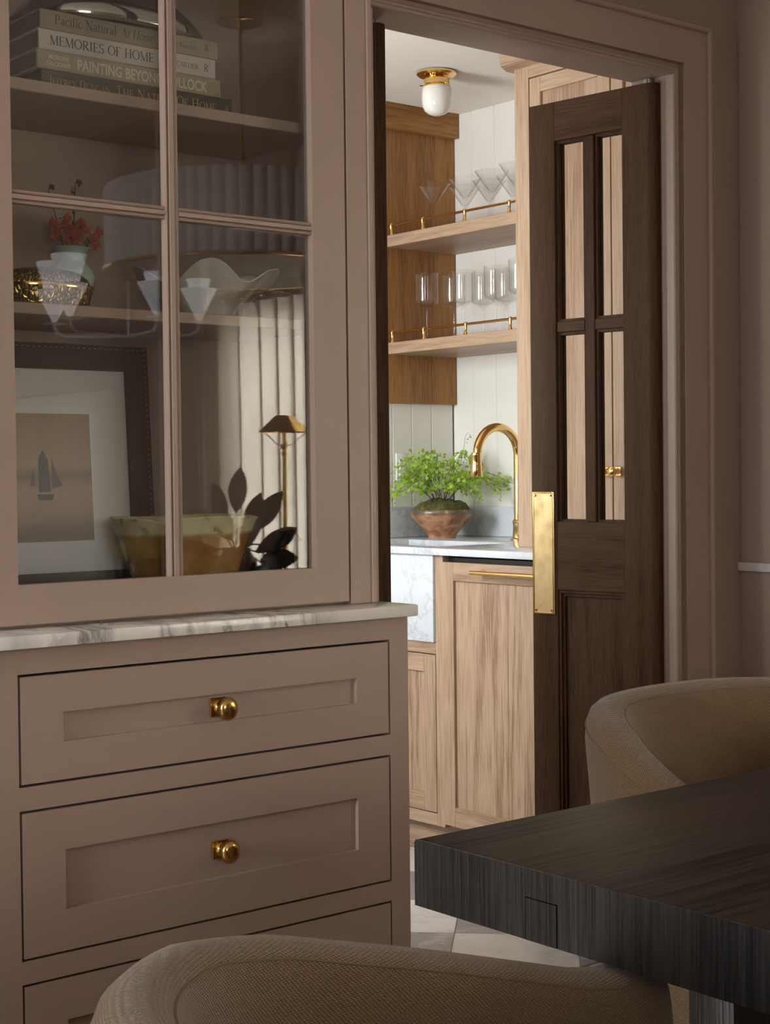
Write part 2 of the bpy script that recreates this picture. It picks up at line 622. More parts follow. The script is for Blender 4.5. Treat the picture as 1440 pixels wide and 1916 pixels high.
wf_.box(-3.02, W5[0], -2.72, -2.6, 0, 2.44)
wf_.box(W5[1], 3.2, -2.72, -2.6, 0, 2.44)
wf_.box(W5[0], W5[1], -2.72, -2.6, 0, W5[2])
wf_.box(W5[0], W5[1], -2.72, -2.6, W5[3], 2.44)
struct('wall_front', wf_, 'wallpaint', 'taupe painted wall with the added rear window opposite the china cabinet')
struct('ceiling', MB().box(-3.02, 3.2, -2.72, YB, 2.44, 2.52), 'ceiling', 'off white ceiling of the dining room')


def window(name, label, x, y0, y1, z0, z1, th, nx, nz, side):
    w = thing(name, label, None, (x, (y0 + y1) / 2, z0), kind='structure')
    fr = MB()
    f = 0.045
    fr.box(x - th, x + th, y0, y0 + f, z0, z1)
    fr.box(x - th, x + th, y1 - f, y1, z0, z1)
    fr.box(x - th, x + th, y0 + f, y1 - f, z0, z0 + f)
    fr.box(x - th, x + th, y0 + f, y1 - f, z1 - f, z1)
    part('window_frame', fr, 'white_board', w)
    cw = (y1 - y0 - 2 * f) / nx
    ch = (z1 - z0 - 2 * f) / nz
    for i in range(1, nx):
        yy = y0 + f + cw * i
        part('glazing_bar', MB().box(x - 0.012, x + 0.012, yy - 0.011, yy + 0.011, z0 + f, z1 - f), 'white_board', w)
    for k in range(1, nz):
        zz = z0 + f + ch * k
        part('glazing_bar', MB().box(x - 0.010, x + 0.010, y0 + f, y1 - f, zz - 0.011, zz + 0.011), 'white_board', w)
    for i in range(nx):
        for k in range(nz):
            part('window_pane', MB().box(x - 0.002, x + 0.002, y0 + f + cw * i + 0.011 * (i > 0), y0 + f + cw * (i + 1) - 0.011 * (i < nx - 1),
                                         z0 + f + ch * k + 0.0105 * (k > 0), z0 + f + ch * (k + 1) - 0.0105 * (k < nz - 1)), 'glass', w)
    return w


window('window_1', 'tall bare window in the side wall of the dining room', -2.96, *W1, 0.05, 2, 3, 1)
window('window_2', 'window hidden behind the tall linen curtain', 3.14, *W2, 0.05, 2, 2, -1)
window('window_4', 'low window hidden behind the short linen curtain', 3.14, *W4, 0.05, 2, 1, -1)

w5 = thing('added_window_5', 'added rear window opposite the china cabinet', None, ((W5[0] + W5[1]) / 2, -2.66, W5[2]), kind='structure')  # unseen window, added to carry the rear fill light
part('window_frame', MB().ring(W5[0], W5[1], W5[2], W5[3], W5[0] + 0.045, W5[1] - 0.045, W5[2] + 0.045, W5[3] - 0.045, -2.70, -2.62), 'white_board', w5)
xm = (W5[0] + W5[1]) / 2
part('glazing_bar', MB().box(xm - 0.012, xm + 0.012, -2.672, -2.648, W5[2] + 0.045, W5[3] - 0.045), 'white_board', w5)
for (a, b) in ((W5[0] + 0.045, xm - 0.012), (xm + 0.012, W5[1] - 0.045)):
    part('window_pane', MB().box(a, b, -2.662, -2.658, W5[2] + 0.045, W5[3] - 0.045), 'glass', w5)

# door casing: right upright and head, stepped as in the photo
tr = MB()
ZH = ZL


def casing_strip(o0, o1, yf, yb=2.405):
    tr.prism([(XJR + o0, 0), (XJR + o1, 0), (XJR + o1, ZH + o1), (XJL - 0.19, ZH + o1), (XJL - 0.19, ZH + o0), (XJR + o0, ZH + o0)], 'Y', yf, yb)


def casing_bead(o, r, y):
    tr.tube([(XJR + o, y, 0.0), (XJR + o, y, ZH + o)], r, 12)
    tr.tube([(XJL - 0.19, y, ZH + o), (XJR + o, y, ZH + o)], r, 12)
    tr.sphere((XJR + o, y, ZH + o), r, r, r, 12, 8)


casing_strip(-0.002, 0.016, 2.396)
casing_bead(0.003, 0.0050, 2.3965)
casing_bead(0.011, 0.0045, 2.3965)
casing_strip(0.016, 0.025, 2.400)
casing_strip(0.025, 0.103, YW)
casing_strip(0.103, 0.119, YW - 0.003)
casing_bead(0.111, 0.0075, YW - 0.003)
struct('trim_1', tr, 'paint', 'stepped taupe casing around the pantry doorway')
jb = MB()
jb.box(XJR, XJR + 0.02, 2.405, YB, 0, ZL + 0.02)
jb.box(XJL - 0.02, XJL, 2.405, YB, 0, ZL + 0.02)
jb.box(XJL, XJR, 2.405, YB, ZL, ZL + 0.02)
jb.box(XJR - 0.012, XJR, 2.455, YB, 0, ZL, 0.001, 1)
struct('trim_2', jb, 'paint', 'taupe lining inside the pantry doorway')
struct('trim_3', MB().box(XW - 0.012, XW, -0.0 + 0.95, 2.385 + 0.018, 0.890, 0.911, 0.002), 'rail_marble', 'white stone rail along the wall')

# ---------------------------------------------------------------- pantry shell
PX0, PX1, PY1, PZ = 1.30, 3.752, 4.184, 2.372
struct('wall_pantry_front', MB().box(PX0 - 0.1, XJL - 0.02, YB, YB + 0.012, 0, PZ).box(XJR + 0.02, PX1, YB, YB + 0.012, 0, PZ).box(XJL - 0.02, XJR + 0.02, YB, YB + 0.012, ZL + 0.02, PZ),
       'pantry_white', 'white pantry side of the doorway wall')
struct('ceiling', MB().box(PX0 - 0.1, PX1 + 0.1, YB, PY1 + 0.1, PZ, PZ + 0.06), 'ceiling', 'off white pantry ceiling')
W3 = (3.54, 4.12, 0.98, 1.95)
W6 = (2.56, 2.96, 0.98, 1.95)
wp = MB()
for (a, b) in ((YB, W6[0]), (W6[1], W3[0]), (W3[1], PY1)):
    wp.box(PX0 - 0.1, PX0, a, b, 0, PZ)
for w_ in (W3, W6):
    wp.box(PX0 - 0.1, PX0, w_[0], w_[1], 0, w_[2])
    wp.box(PX0 - 0.1, PX0, w_[0], w_[1], w_[3], PZ)
struct('wall_pantry_left', wp, 'pantry_white', 'white pantry wall with a window and an added one beside the oak larder')
window('window_3', 'pantry window between the oak larder and the boarded wall', PX0 - 0.05, *W3, 0.04, 1, 2, 1)
window('added_window_6', 'added pantry window between the oak larder and the doorway', PX0 - 0.05, *W6, 0.04, 1, 2, 1)  # second pantry window, added for its light on the back boards

wpr = thing('wall_pantry_right', 'white upright boarding behind the glass shelves', None, (PX1, 3.4, 0), kind='structure')
part('wall_backing', MB().box(PX1, PX1 + 0.1, YB, PY1, 0, PZ), 'pantry_white', wpr)
ys = [4.171, 4.069, 3.953, 3.844, 3.73, 3.615, 3.50, 3.385, 3.27]
for a, b in zip(ys, ys[1:]):
    part('board', MB().box(PX1 - 0.012, PX1, b + 0.0004, a - 0.0004, 0.90, PZ, 0.0026, 1), 'white_board', wpr)
wpb = thing('wall_pantry_back', 'white upright boarding behind the potted fern', None, (2.5, PY1, 0), kind='structure')
part('wall_backing', MB().box(PX0 - 0.1, PX1 + 0.1, PY1, PY1 + 0.1, 0, PZ), 'pantry_white', wpb)
xs_ = [3.739, 3.639, 3.549, 3.463]
while xs_[-1] > PX0 + 0.1:
    xs_.append(xs_[-1] - 0.088)
for a, b in zip(xs_, xs_[1:]):
    part('board', MB().box(b + 0.0004, a - 0.0004, PY1 - 0.012, PY1, 0.0, PZ, 0.0026, 1), 'white_board', wpb)

# pantry floor: squares of white and grey marble laid on the diagonal
fl = thing('floor', 'white and grey marble squares laid on the diagonal', None, (2.4, 3.3, -0.06), kind='structure')
part('grout_bed', MB().box(PX0, PX1, YB, PY1, -0.06, -0.003), 'grout', fl)


def clip(poly, x0, x1, y0, y1):
    for ax, lim, sgn in ((0, x0, 1), (0, x1, -1), (1, y0, 1), (1, y1, -1)):
        out = []
        for i in range(len(poly)):
            p, q = poly[i], poly[(i + 1) % len(poly)]
            dp, dq = (p[ax] - lim) * sgn, (q[ax] - lim) * sgn
            if dp >= 0:
                out.append(p)
            if (dp >= 0) != (dq >= 0):
                t = dp / (dp - dq)
                out.append((p[0] + (q[0] - p[0]) * t, p[1] + (q[1] - p[1]) * t))
        poly = out
        if len(poly) < 3:
            return []
    return poly


TS = 0.30
h2 = math.sqrt(0.5)
for i in range(-6, 8):
    for j in range(-10, 8):
        u0, v0 = 3.897 + TS * i, -0.222 + TS * j
        g = 0.0014
        pts = []
        for du, dv in ((g, g), (TS - g, g), (TS - g, TS - g), (g, TS - g)):
            u, v = u0 + du, v0 + dv
            pts.append(((u + v) * h2, (u - v) * h2))
        pts = clip(pts, PX0 + 0.002, 3.128, YB - 0.10, PY1 - 0.014)
        if len(pts) < 3:
            continue
        if max(p[1] for p in pts) < YB - 0.095:
            continue
        ar = abs(sum(pts[k][0] * pts[(k + 1) % len(pts)][1] - pts[(k + 1) % len(pts)][0] * pts[k][1] for k in range(len(pts)))) / 2
        if ar < 0.0008 or min(p[0] for p in pts) < 1.3:
            continue
        if max(p[1] for p in pts) < YB + 0.05 and (min(p[0] for p in pts) < XJL or max(p[0] for p in pts) > XJR):
            continue
        pts2 = clip(pts, PX0, 5, YB + 0.013, 9) if (min(p[0] for p in pts) < XJL or max(p[0] for p in pts) > XJR) else pts
        if len(pts2) < 3:
            continue
        part('tile', MB().prism(pts2, 'Z', -0.003, 0.001), 'tile_white' if (i + j) % 2 else 'tile_grey', fl)

# ---------------------------------------------------------------- the two door leaves
def door_leaf(name, label, hx, hy, ang, W=0.358, flip=1):
    """local x runs from the hinge to the free edge, local +y is the side facing the dining room"""
    d = thing(name, label, None, (hx, hy, 0.008), ang, kind='structure')
    T = -0.044 * flip
    Z = lambda v: v - 0.008

    def lo(n, mb, m, par=None, **k):
        if flip < 0:
            bmesh.ops.reverse_faces(mb.bm, faces=mb.bm.faces)
        return part(n, mb, m, par or d, local=True, **k)
    # hinge stile with its rounded back edge
    pr = [(0.022 - 0.022 * math.cos(a), -0.022 * flip + 0.022 * math.sin(a)) for a in [(-PI / 2 + PI * k / 12) for k in range(13)]]
    pr = [(0.088, -0.022 * flip - 0.022)] + pr + [(0.088, -0.022 * flip + 0.022)]
    lo('stile', MB().prism(pr, 'Z', Z(0.01), Z(2.015)), 'walnut_z')
    y0, y1 = min(0, T), max(0, T)
    lo('stile', MB().box(0.282, W, y0, y1, Z(0.01), Z(2.015), 0.002), 'walnut_z')
    lo('rail', MB().box(0.088, 0.282, y0, y1, Z(1.922), Z(2.015), 0.001, 1), 'walnut_x')
    lo('rail', MB().box(0.088, 0.282, y0, y1, Z(0.846), Z(1.010), 0.001, 1), 'walnut_x')
    lo('rail', MB().box(0.088, 0.282, y0, y1, Z(0.01), Z(0.25), 0.001, 1), 'walnut_x')
    ys0, ys1 = y0 + 0.004, y1 - 0.004
    lo('mullion', MB().box(0.171, 0.199, ys0, ys1, Z(1.010), Z(1.922), 0.002, 1), 'walnut_z')
    lo('muntin', MB().box(0.088, 0.171, ys0, ys1, Z(1.464), Z(1.490), 0.002, 1), 'walnut_x')
    lo('muntin', MB().box(0.199, 0.282, ys0, ys1, Z(1.464), Z(1.490), 0.002, 1), 'walnut_x')
    ym = (y0 + y1) / 2
    for (a0, a1) in ((0.088, 0.171), (0.199, 0.282)):
        for (b0, b1) in ((1.010, 1.464), (1.490, 1.922)):
            pane = lo('door_pane', MB().box(a0, a1, ym - 0.0015, ym + 0.0015, Z(b0), Z(b1)), 'doorglass')
            bd = MB()
            w = 0.006
            for s in (1, -1):
                ya, yb_ = sorted((ym + s * 0.002, ym + s * 0.012))
                bd.box(a0, a0 + w, ya, yb_, Z(b0), Z(b1))
                bd.box(a1 - w, a1, ya, yb_, Z(b0), Z(b1))
                bd.box(a0 + w, a1 - w, ya, yb_, Z(b0), Z(b0) + w)
                bd.box(a0 + w, a1 - w, ya, yb_, Z(b1) - w, Z(b1))
            lo('glazing_bead', bd, 'walnut_z', pane)
    pn = lo('panel', MB().box(0.088, 0.282, ym - 0.008, ym + 0.008, Z(0.25), Z(0.846)), 'walnut_z')
    bd = MB()
    for s in (1, -1):
        for w, dep in ((0.007, 0.018), (0.015, 0.013)):
            ya, yb_ = sorted((ym + s * 0.008, ym + s * dep))
            bd.box(0.088, 0.088 + w, ya, yb_, Z(0.25), Z(0.846))
            bd.box(0.282 - w, 0.282, ya, yb_, Z(0.25), Z(0.846))
            bd.box(0.088 + w, 0.282 - w, ya, yb_, Z(0.846) - w, Z(0.846))
            bd.box(0.088 + w, 0.282 - w, ya, yb_, Z(0.25), Z(0.25) + w)
    lo('panel_moulding', bd, 'walnut_z', pn)
    for s in (1, -1):
        yf = y1 if s > 0 else y0
        ya, yb_ = sorted((yf, yf + s * 0.003))
        pl = lo('push_plate', MB().box(0.290, 0.354, ya, yb_, Z(0.786), Z(1.082), 0.0012, 1), 'brass_plate', label='aged brass push plate')
        ya, yb_ = sorted((yf + s * 0.003, yf + s * 0.0048))
        rim = MB()
        rim.box(0.290, 0.294, ya, yb_, Z(0.786), Z(1.082), 0.0008, 1)
        rim.box(0.350, 0.354, ya, yb_, Z(0.786), Z(1.082), 0.0008, 1)
        rim.box(0.294, 0.350, ya, yb_, Z(1.078), Z(1.082), 0.0008, 1)
        rim.box(0.294, 0.350, ya, yb_, Z(0.786), Z(0.790), 0.0008, 1)
        lo('plate_border', rim, 'brass', pl)
        for sx in (0.299, 0.345):
            for sz in (0.795, 1.073):
                sc = MB().lathe([(0.0, 0.0022 * s), (0.002, 0.002 * s), (0.0028, 0.0)], (sx, yf + s * 0.003, Z(sz)), 10, 'Y')
                lo('screw', sc, 'brass_dark', pl)
    lo('pivot', MB().lathe([(0.0, 0.012), (0.011, 0.012), (0.011, 0.0)], (0.03, ym, Z(2.015)), 14), 'steel')
    return d


door_leaf('door_1', 'dark glazed door leaf with brass push plate standing open', 2.800, 2.430, R(98))
door_leaf('door_2', 'dark glazed door leaf seen edge-on beside the china cabinet', 1.985, 2.440, R(90), 0.42)

# ================================================================ china cabinet and drawers
YF = 2.10
bays = [(1.0, 1.772)]


def drawer_front(par, x0, x1, z0, z1, prototype=None):
    st = 0.068
    rz = 0.056 if z1 - z0 < 0.17 else 0.061
    fr = MB()
    y0, y1 = YF, YF + 0.02
    fr.ring(x0, x1, z0, z1, x0 + st, x1 - st, z0 + rz, z1 - rz, y0, y1)
    d = part('drawer', fr, 'paint', par)
    part('recessed_panel', MB().box(x0 + st - 0.004, x1 - st + 0.004, y0 + 0.0085, y1 - 0.002, z0 + rz - 0.004, z1 - rz + 0.004), 'paint', d)
    cx, cz = (x0 + x1) / 2, (z0 + z1) / 2
    yp = y0 + 0.0085
    part('knob_plate', MB().box(cx - 0.015, cx + 0.015, yp - 0.0035, yp, cz - 0.015, cz + 0.015, 0.001, 1), 'brass_dark', d)
    prof = [(0.0, -0.040), (0.006, -0.0397), (0.0115, -0.0382), (0.0150, -0.0352), (0.0165, -0.031), (0.0162, -0.0285), (0.0135, -0.0265), (0.0125, -0.0245), (0.0085, -0.021),
            (0.0060, -0.017), (0.0055, -0.012), (0.0068, -0.007), (0.0095, -0.0045), (0.0095, -0.003)]
    part('knob', MB().lathe(prof, (cx, yp, cz), 28, 'Y', fx=lambda a, r, h: (r * (1.0 + 0.13 * abs(math.sin(a))), h)), 'brass_dark', d)
    return d


bc = thing('base_cabinet', 'taupe drawer cabinet with brass knobs under the veined marble slab', 'cabinet', (1.0, 2.25, 0))
cr = MB()
for (a, b) in ((1.0, 1.772),):
    zs = [0.0, 0.130, 0.399, 0.432, 0.650, 0.684, 0.847, 0.885]
    xs4 = [a, a + 0.0405, b - 0.0405, b]
    V = [[[cr.bm.verts.new((x, y, z)) for x in xs4] for z in zs] for y in (YF, YF + 0.02)]
    ff = []
    for k in range(7):
        for i in range(3):
            if i == 1 and k in (1, 3, 5):
                continue
            ff.append(cr.bm.faces.new((V[0][k][i], V[0][k][i + 1], V[0][k + 1][i + 1], V[0][k + 1][i])))
            ff.append(cr.bm.faces.new((V[1][k][i], V[1][k + 1][i], V[1][k + 1][i + 1], V[1][k][i + 1])))
        ff.append(cr.bm.faces.new((V[0][k][0], V[0][k + 1][0], V[1][k + 1][0], V[1][k][0])))
        ff.append(cr.bm.faces.new((V[0][k][3], V[1][k][3], V[1][k + 1][3], V[0][k + 1][3])))
        if k in (1, 3, 5):
            ff.append(cr.bm.faces.new((V[0][k][1], V[1][k][1], V[1][k + 1][1], V[0][k + 1][1])))
            ff.append(cr.bm.faces.new((V[0][k][2], V[0][k + 1][2], V[1][k + 1][2], V[1][k][2])))
            ff.append(cr.bm.faces.new((V[0][k][1], V[0][k][2], V[1][k][2], V[1][k][1])))
            ff.append(cr.bm.faces.new((V[0][k + 1][1], V[1][k + 1][1], V[1][k + 1][2], V[0][k + 1][2])))
    for i in range(3):
        ff.append(cr.bm.faces.new((V[0][7][i], V[0][7][i + 1], V[1][7][i + 1], V[1][7][i])))
        ff.append(cr.bm.faces.new((V[0][0][i], V[1][0][i], V[1][0][i + 1], V[0][0][i + 1])))
    bmesh.ops.recalc_face_normals(cr.bm, faces=ff)
cr.box(0.23, 1.0, YF, YF + 0.02, 0.847, 0.885)
cr.box(0.23, 0.272, YF, YF + 0.02, 0.0, 0.847)
for (z0, z1) in ((0.650, 0.684), (0.399, 0.432), (0.09, 0.130)):
    cr.box(0.272, 1.0, YF, YF + 0.02, z0, z1)
part('face_frame', cr, 'paint', bc)
ca = MB()
ca.box(1.752, 1.770, YF + 0.02, 2.40, 0, 0.885)
ca.box(0.23, 0.248, YF + 0.02, 2.40, 0, 0.885)
ca.box(0.99, 1.01, YF + 0.02, 2.385, 0.02, 0.87)
ca.box(0.248, 1.752, 2.385, 2.40, 0, 0.885)
ca.box(0.248, 1.752, YF + 0.02, 2.385, 0.870, 0.885)
ca.box(0.248, 1.752, YF + 0.02, 2.385, 0.0, 0.02)
ca.box(0.248, 1.752, YF + 0.014, YF + 0.02, 0.0, 0.085)
part('carcass', ca, 'paint', bc)
for (x0, x1) in ((1.0445, 1.7275), (0.276, 0.9965)):
    for (z0, z1) in ((0.688, 0.843), (0.436, 0.646), (0.134, 0.395)):
        drawer_front(bc, x0, x1, z0, z1)

single('marble_slab', MB().box(0.215, 1.779, 2.078, 2.40, 0.8855, 0.9055, 0.003), 'calacatta', 'bold veined marble slab on top of the taupe drawers', 'countertop')

hc = thing('china_cabinet', 'taupe glass-door cabinet full of books and pottery on the marble', 'cabinet', (1.0, 2.3, 0.9057))
Yu = 2.166
cs = MB()
cs.box(1.702, 1.757, Yu, Yu + 0.022, 0.9057, 2.43, 0.001, 1)
cs.box(1.7465, 1.7575, Yu - 0.004, Yu, 0.9057, 2.43, 0.0015, 1)
cs.box(0.95, 1.000, Yu, Yu + 0.022, 0.9057, 2.43, 0.001, 1)
cs.box(0.23, 0.28, Yu, Yu + 0.022, 0.9057, 2.43, 0.001, 1)
cs.box(1.0, 1.702, Yu, Yu + 0.022, 2.195, 2.43, 0.001, 1)
cs.box(0.28, 0.95, Yu, Yu + 0.022, 2.195, 2.43, 0.001, 1)
part('face_frame', cs, 'paint', hc)
cc = MB()
cc.box(1.700, 1.757, Yu + 0.022, 2.483, 0.9057, 2.43)
cc.box(0.23, 0.25, Yu + 0.022, 2.483, 0.9057, 2.43)
cc.box(0.965, 0.985, Yu + 0.022, 2.483, 0.9257, 2.41)
cc.box(0.25, 1.700, Yu + 0.022, 2.483, 0.9057, 0.9257)
cc.box(0.25, 1.700, Yu + 0.022, 2.483, 2.41, 2.43)
cc.box(0.23, 1.757, 2.483, 2.495, 0.9057, 2.43)
part('carcass', cc, 'paint', hc)
for (a, b) in ((0.986, 1.699), (0.251, 0.964)):
    part('shelf', MB().box(a, b, 2.225, 2.482, 1.7165, 1.735, 0.0012, 1), 'paint', hc)
    part('shelf', MB().box(a, b, 2.225, 2.482, 1.379, 1.3965, 0.0012, 1), 'paint', hc)
    part('shelf', MB().box(a, b, 2.225, 2.482, 2.05, 2.068, 0.0012, 1), 'paint', hc)


def glass_door(x0, x1, z0=0.911, z1=2.191):
    gx0, gx1, gz0, gz1 = x0 + 0.072, x1 - 0.069, 0.971, 2.118
    y0, y1 = Yu, Yu + 0.022
    fr = MB()
    fr.ring(x0, x1, z0, z1, gx0, gx1, gz0, gz1, y0, y1)
    d = part('door', fr, 'paint', hc)
    cx = (gx0 + gx1) / 2
    w = 0.0135
    prof = [(-1.0, 0.012), (-1.0, 0.006), (-0.92, 0.0025), (-0.7, 0.001), (-0.5, 0.003), (-0.42, 0.0055), (-0.30, 0.0), (0.30, 0.0), (0.42, 0.0055), (0.5, 0.003), (0.7, 0.001), (0.92, 0.0025), (1.0, 0.006), (1.0, 0.012)]
    vb = MB().prism([(cx + p * w, y0 + 0.001 + q) for p, q in prof], 'Z', gz0, gz1)
    part('muntin', vb, 'paint', d, sharp=20)
    hz = 1.5445
    hw = 0.0105
    for (a, b) in ((gx0, cx - w + 0.001), (cx + w - 0.001, gx1)):
        hb = MB().prism([(y0 + 0.001 + q, hz + p * hw) for p, q in prof], 'X', a, b)
        part('muntin', hb, 'paint', d, sharp=20)
        for (c, e) in ((gz0, hz - hw), (hz + hw, gz1)):
            part('glass_pane', MB().box(a - 0.001, b + 0.001, y0 + 0.0135, y0 + 0.0165, c, e), 'glass', d)
    return d


glass_door(1.005, 1.697)
glass_door(0.284, 0.946)

# ================================================================ things in the china cabinet


def text_mesh(body, size, mat, shear=0.0, offset=0.0, space=1.0, width=None):
    """lettering in the x-z plane, reading along +x, facing -y"""
    cu = bpy.data.curves.new('lettering', 'FONT')
    cu.body = body
    cu.size = size
    cu.shear = shear
    cu.offset = offset
    cu.space_character = space
    cu.align_x = 'LEFT'
    cu.resolution_u = 4
    ob = bpy.data.objects.new('lettering', cu)
    COL.objects.link(ob)
    dg = bpy.context.evaluated_depsgraph_get()
    me = bpy.data.meshes.new_from_object(ob.evaluated_get(dg))
    bpy.data.objects.remove(ob)
    bpy.data.curves.remove(cu)
    xs = [v.co.x for v in me.vertices]
    k = 1.0 if width is None else width / max(1e-6, max(xs) - min(xs))
    x0 = min(xs)
    for v in me.vertices:
        x, y = v.co.x, v.co.y
        v.co = ((x - x0) * k, 0, y)
    me.materials.clear()
    me.materials.append(mat)
    return me


# small serif alphabet: strokes (x0,y0,x1,y1,weight) on a 0..1 cap height, and bowls as arcs (cx,cy,rx,ry,a0,a1,weight by stress)
TH, HN = 0.13, 0.045


def _serif(x, y, w=0.13):
    return [('s', x - w, y, x + w, y, HN)]


GLY = {
    'M': (1.02, [('s', .12, 0, .14, 1, HN), ('s', .14, 1, .5, .02, TH), ('s', .5, .02, .86, 1, HN), ('s', .88, 0, .86, 1, TH)] + _serif(.12, 0.02) + _serif(.89, 0.02) + _serif(.08, .98, .08) + _serif(.92, .98, .08)),
    'E': (.66, [('s', .14, 0, .14, 1, TH), ('s', .05, .98, .58, .98, HN), ('s', .05, .02, .60, .02, HN), ('s', .14, .52, .48, .52, HN), ('s', .58, 1, .58, .80, HN), ('s', .61, 0, .61, .22, HN), ('s', .48, .62, .48, .42, HN)]),
    'O': (.92, [('a', .46, .5, .40, .5, 0, 360, 1)]),
    'R': (.80, [('s', .15, 0, .15, 1, TH), ('a', .30, .74, .30, .25, -90, 90, 1), ('s', .06, .98, .32, .98, HN), ('s', .15, .49, .32, .49, HN), ('s', .34, .49, .74, .02, TH)] + _serif(.15, .02)),
    'I': (.36, [('s', .18, 0, .18, 1, TH)] + _serif(.18, .02) + _serif(.18, .98)),
    'S': (.60, [('a', .30, .75, .22, .245, 40, 270, .8), ('a', .30, .25, .24, .255, -140, 90, .8), ('s', .50, 1, .50, .82, HN), ('s', .08, 0, .08, .2, HN)]),
    'F': (.62, [('s', .14, 0, .14, 1, TH), ('s', .05, .98, .58, .98, HN), ('s', .14, .52, .46, .52, HN), ('s', .58, 1, .58, .80, HN)] + _serif(.14, .02)),
    'H': (.90, [('s', .16, 0, .16, 1, TH), ('s', .74, 0, .74, 1, TH), ('s', .16, .52, .74, .52, HN)] + _serif(.16, .02) + _serif(.74, .02) + _serif(.16, .98) + _serif(.74, .98)),
    'N': (.92, [('s', .14, 0, .14, 1, HN), ('s', .14, 1, .78, 0, TH), ('s', .78, 0, .78, 1, HN)] + _serif(.14, .02) + _serif(.78, .98) + _serif(.10, .98, .08)),
    'A': (.84, [('s', .08, 0, .42, 1, HN), ('s', .40, 1, .76, 0, TH), ('s', .22, .36, .62, .36, HN)] + _serif(.08, .02) + _serif(.76, .02)),
    'L': (.64, [('s', .14, 0, .14, 1, TH), ('s', .05, .02, .58, .02, HN), ('s', .59, 0, .59, .22, HN)] + _serif(.14, .98)),
    'T': (.76, [('s', .38, 0, .38, 1, TH), ('s', .06, .98, .70, .98, HN), ('s', .06, 1, .06, .80, HN), ('s', .70, 1, .70, .80, HN)] + _serif(.38, .02)),
    'U': (.86, [('s', .16, .3, .16, 1, TH), ('s', .72, .3, .72, 1, HN), ('a', .44, .31, .28, .31, 180, 360, .7)] + _serif(.16, .98) + _serif(.72, .98)),
    'J': (.42, [('s', .24, .1, .24, 1, TH), ('a', .10, .06, .14, .22, -90, 0, .5)] + _serif(.24, .98)),
    'Y': (.80, [('s', .40, 0, .40, .46, TH), ('s', .40, .46, .08, 1, TH), ('s', .40, .46, .72, 1, HN)] + _serif(.40, .02) + _serif(.08, .98, .1) + _serif(.72, .98, .1)),
    'D': (.86, [('s', .15, 0, .15, 1, TH), ('a', .34, .5, .42, .5, -90, 90, 1), ('s', .06, .98, .36, .98, HN), ('s', .06, .02, .36, .02, HN)]),
    'G': (.90, [('a', .46, .5, .40, .5, 45, 330, 1), ('s', .76, .05, .76, .42, TH), ('s', .62, .42, .86, .42, HN)]),
    'P': (.70, [('s', .15, 0, .15, 1, TH), ('a', .30, .72, .30, .26, -90, 90, 1), ('s', .06, .98, .32, .98, HN), ('s', .15, .46, .32, .46, HN)] + _serif(.15, .02)),
    'a': (.54, [('s', .40, .05, .40, .45, .10), ('a', .26, .44, .15, .18, 0, 160, .6), ('a', .24, .16, .17, .16, 0, 360, .7), ('s', .40, .03, .52, .03, HN)]),
    'c': (.50, [('a', .28, .31, .23, .31, 45, 320, .9)]),
    'i': (.28, [('s', .14, 0, .14, .60, .10), ('s', .14, .80, .14, .90, .11), ('s', .03, .60, .14, .60, HN), ('s', .03, .02, .25, .02, HN)]),
    'f': (.34, [('s', .15, 0, .15, .85, .10), ('a', .30, .82, .15, .17, 40, 180, .6), ('s', .02, .60, .32, .60, HN), ('s', .03, .02, .29, .02, HN)]),
    't': (.36, [('s', .15, .1, .15, .80, .10), ('s', .02, .60, .33, .60, HN), ('a', .25, .12, .10, .12, 180, 320, .6)]),
    'u': (.62, [('s', .13, .18, .13, .60, .10), ('a', .29, .18, .16, .18, 180, 360, .6), ('s', .46, 0, .46, .60, .10), ('s', .02, .60, .13, .60, HN), ('s', .35, .60, .46, .60, HN), ('s', .46, .02, .58, .02, HN)]),
    'r': (.42, [('s', .13, 0, .13, .60, .10), ('a', .29, .36, .16, .23, 50, 170, .6), ('s', .02, .60, .13, .60, HN), ('s', .02, .02, .26, .02, HN)]),
    'l': (.28, [('s', .14, 0, .14, 1.03, .10), ('s', .03, 1.0, .14, 1.0, HN), ('s', .03, .02, .25, .02, HN)]),
    'o': (.60, [('a', .30, .31, .25, .31, 0, 360, .9)]),
    'm': (.92, [('s', .13, 0, .13, .60, .10), ('a', .29, .40, .16, .20, 0, 170, .6), ('s', .45, 0, .45, .42, .10), ('a', .61, .40, .16, .20, 0, 170, .6), ('s', .77, 0, .77, .42, .10), ('s', .02, .60, .13, .60, HN)] + _serif(.13, .02, .1) + _serif(.45, .02, .1) + _serif(.77, .02, .1)),
    'e': (.54, [('a', .28, .31, .23, .31, 0, 315, .9), ('s', .07, .34, .50, .34, HN)]),
    'k': (.56, [('s', .13, 0, .13, 1.03, .10), ('s', .13, .26, .44, .60, HN), ('s', .24, .36, .52, .02, .10)]),
    'y': (.56, [('s', .08, .60, .30, .04, .10), ('s', .50, .60, .18, -.26, HN)]),
    'n': (.62, [('s', .13, 0, .13, .60, .10), ('a', .30, .40, .17, .20, 0, 170, .6), ('s', .47, 0, .47, .42, .10), ('s', .02, .60, .13, .60, HN)] + _serif(.13, .02, .1) + _serif(.47, .02, .1)),
    'C': (.84, [('a', .46, .5, .40, .5, 45, 318, 1), ('s', .75, 1, .75, .78, HN)]),
    'K': (.84, [('s', .15, 0, .15, 1, TH), ('s', .15, .42, .68, .98, HN), ('s', .32, .58, .76, .02, TH)] + _serif(.15, .02) + _serif(.15, .98) + _serif(.70, .98, .1)),
    ' ': (.36, []),
}


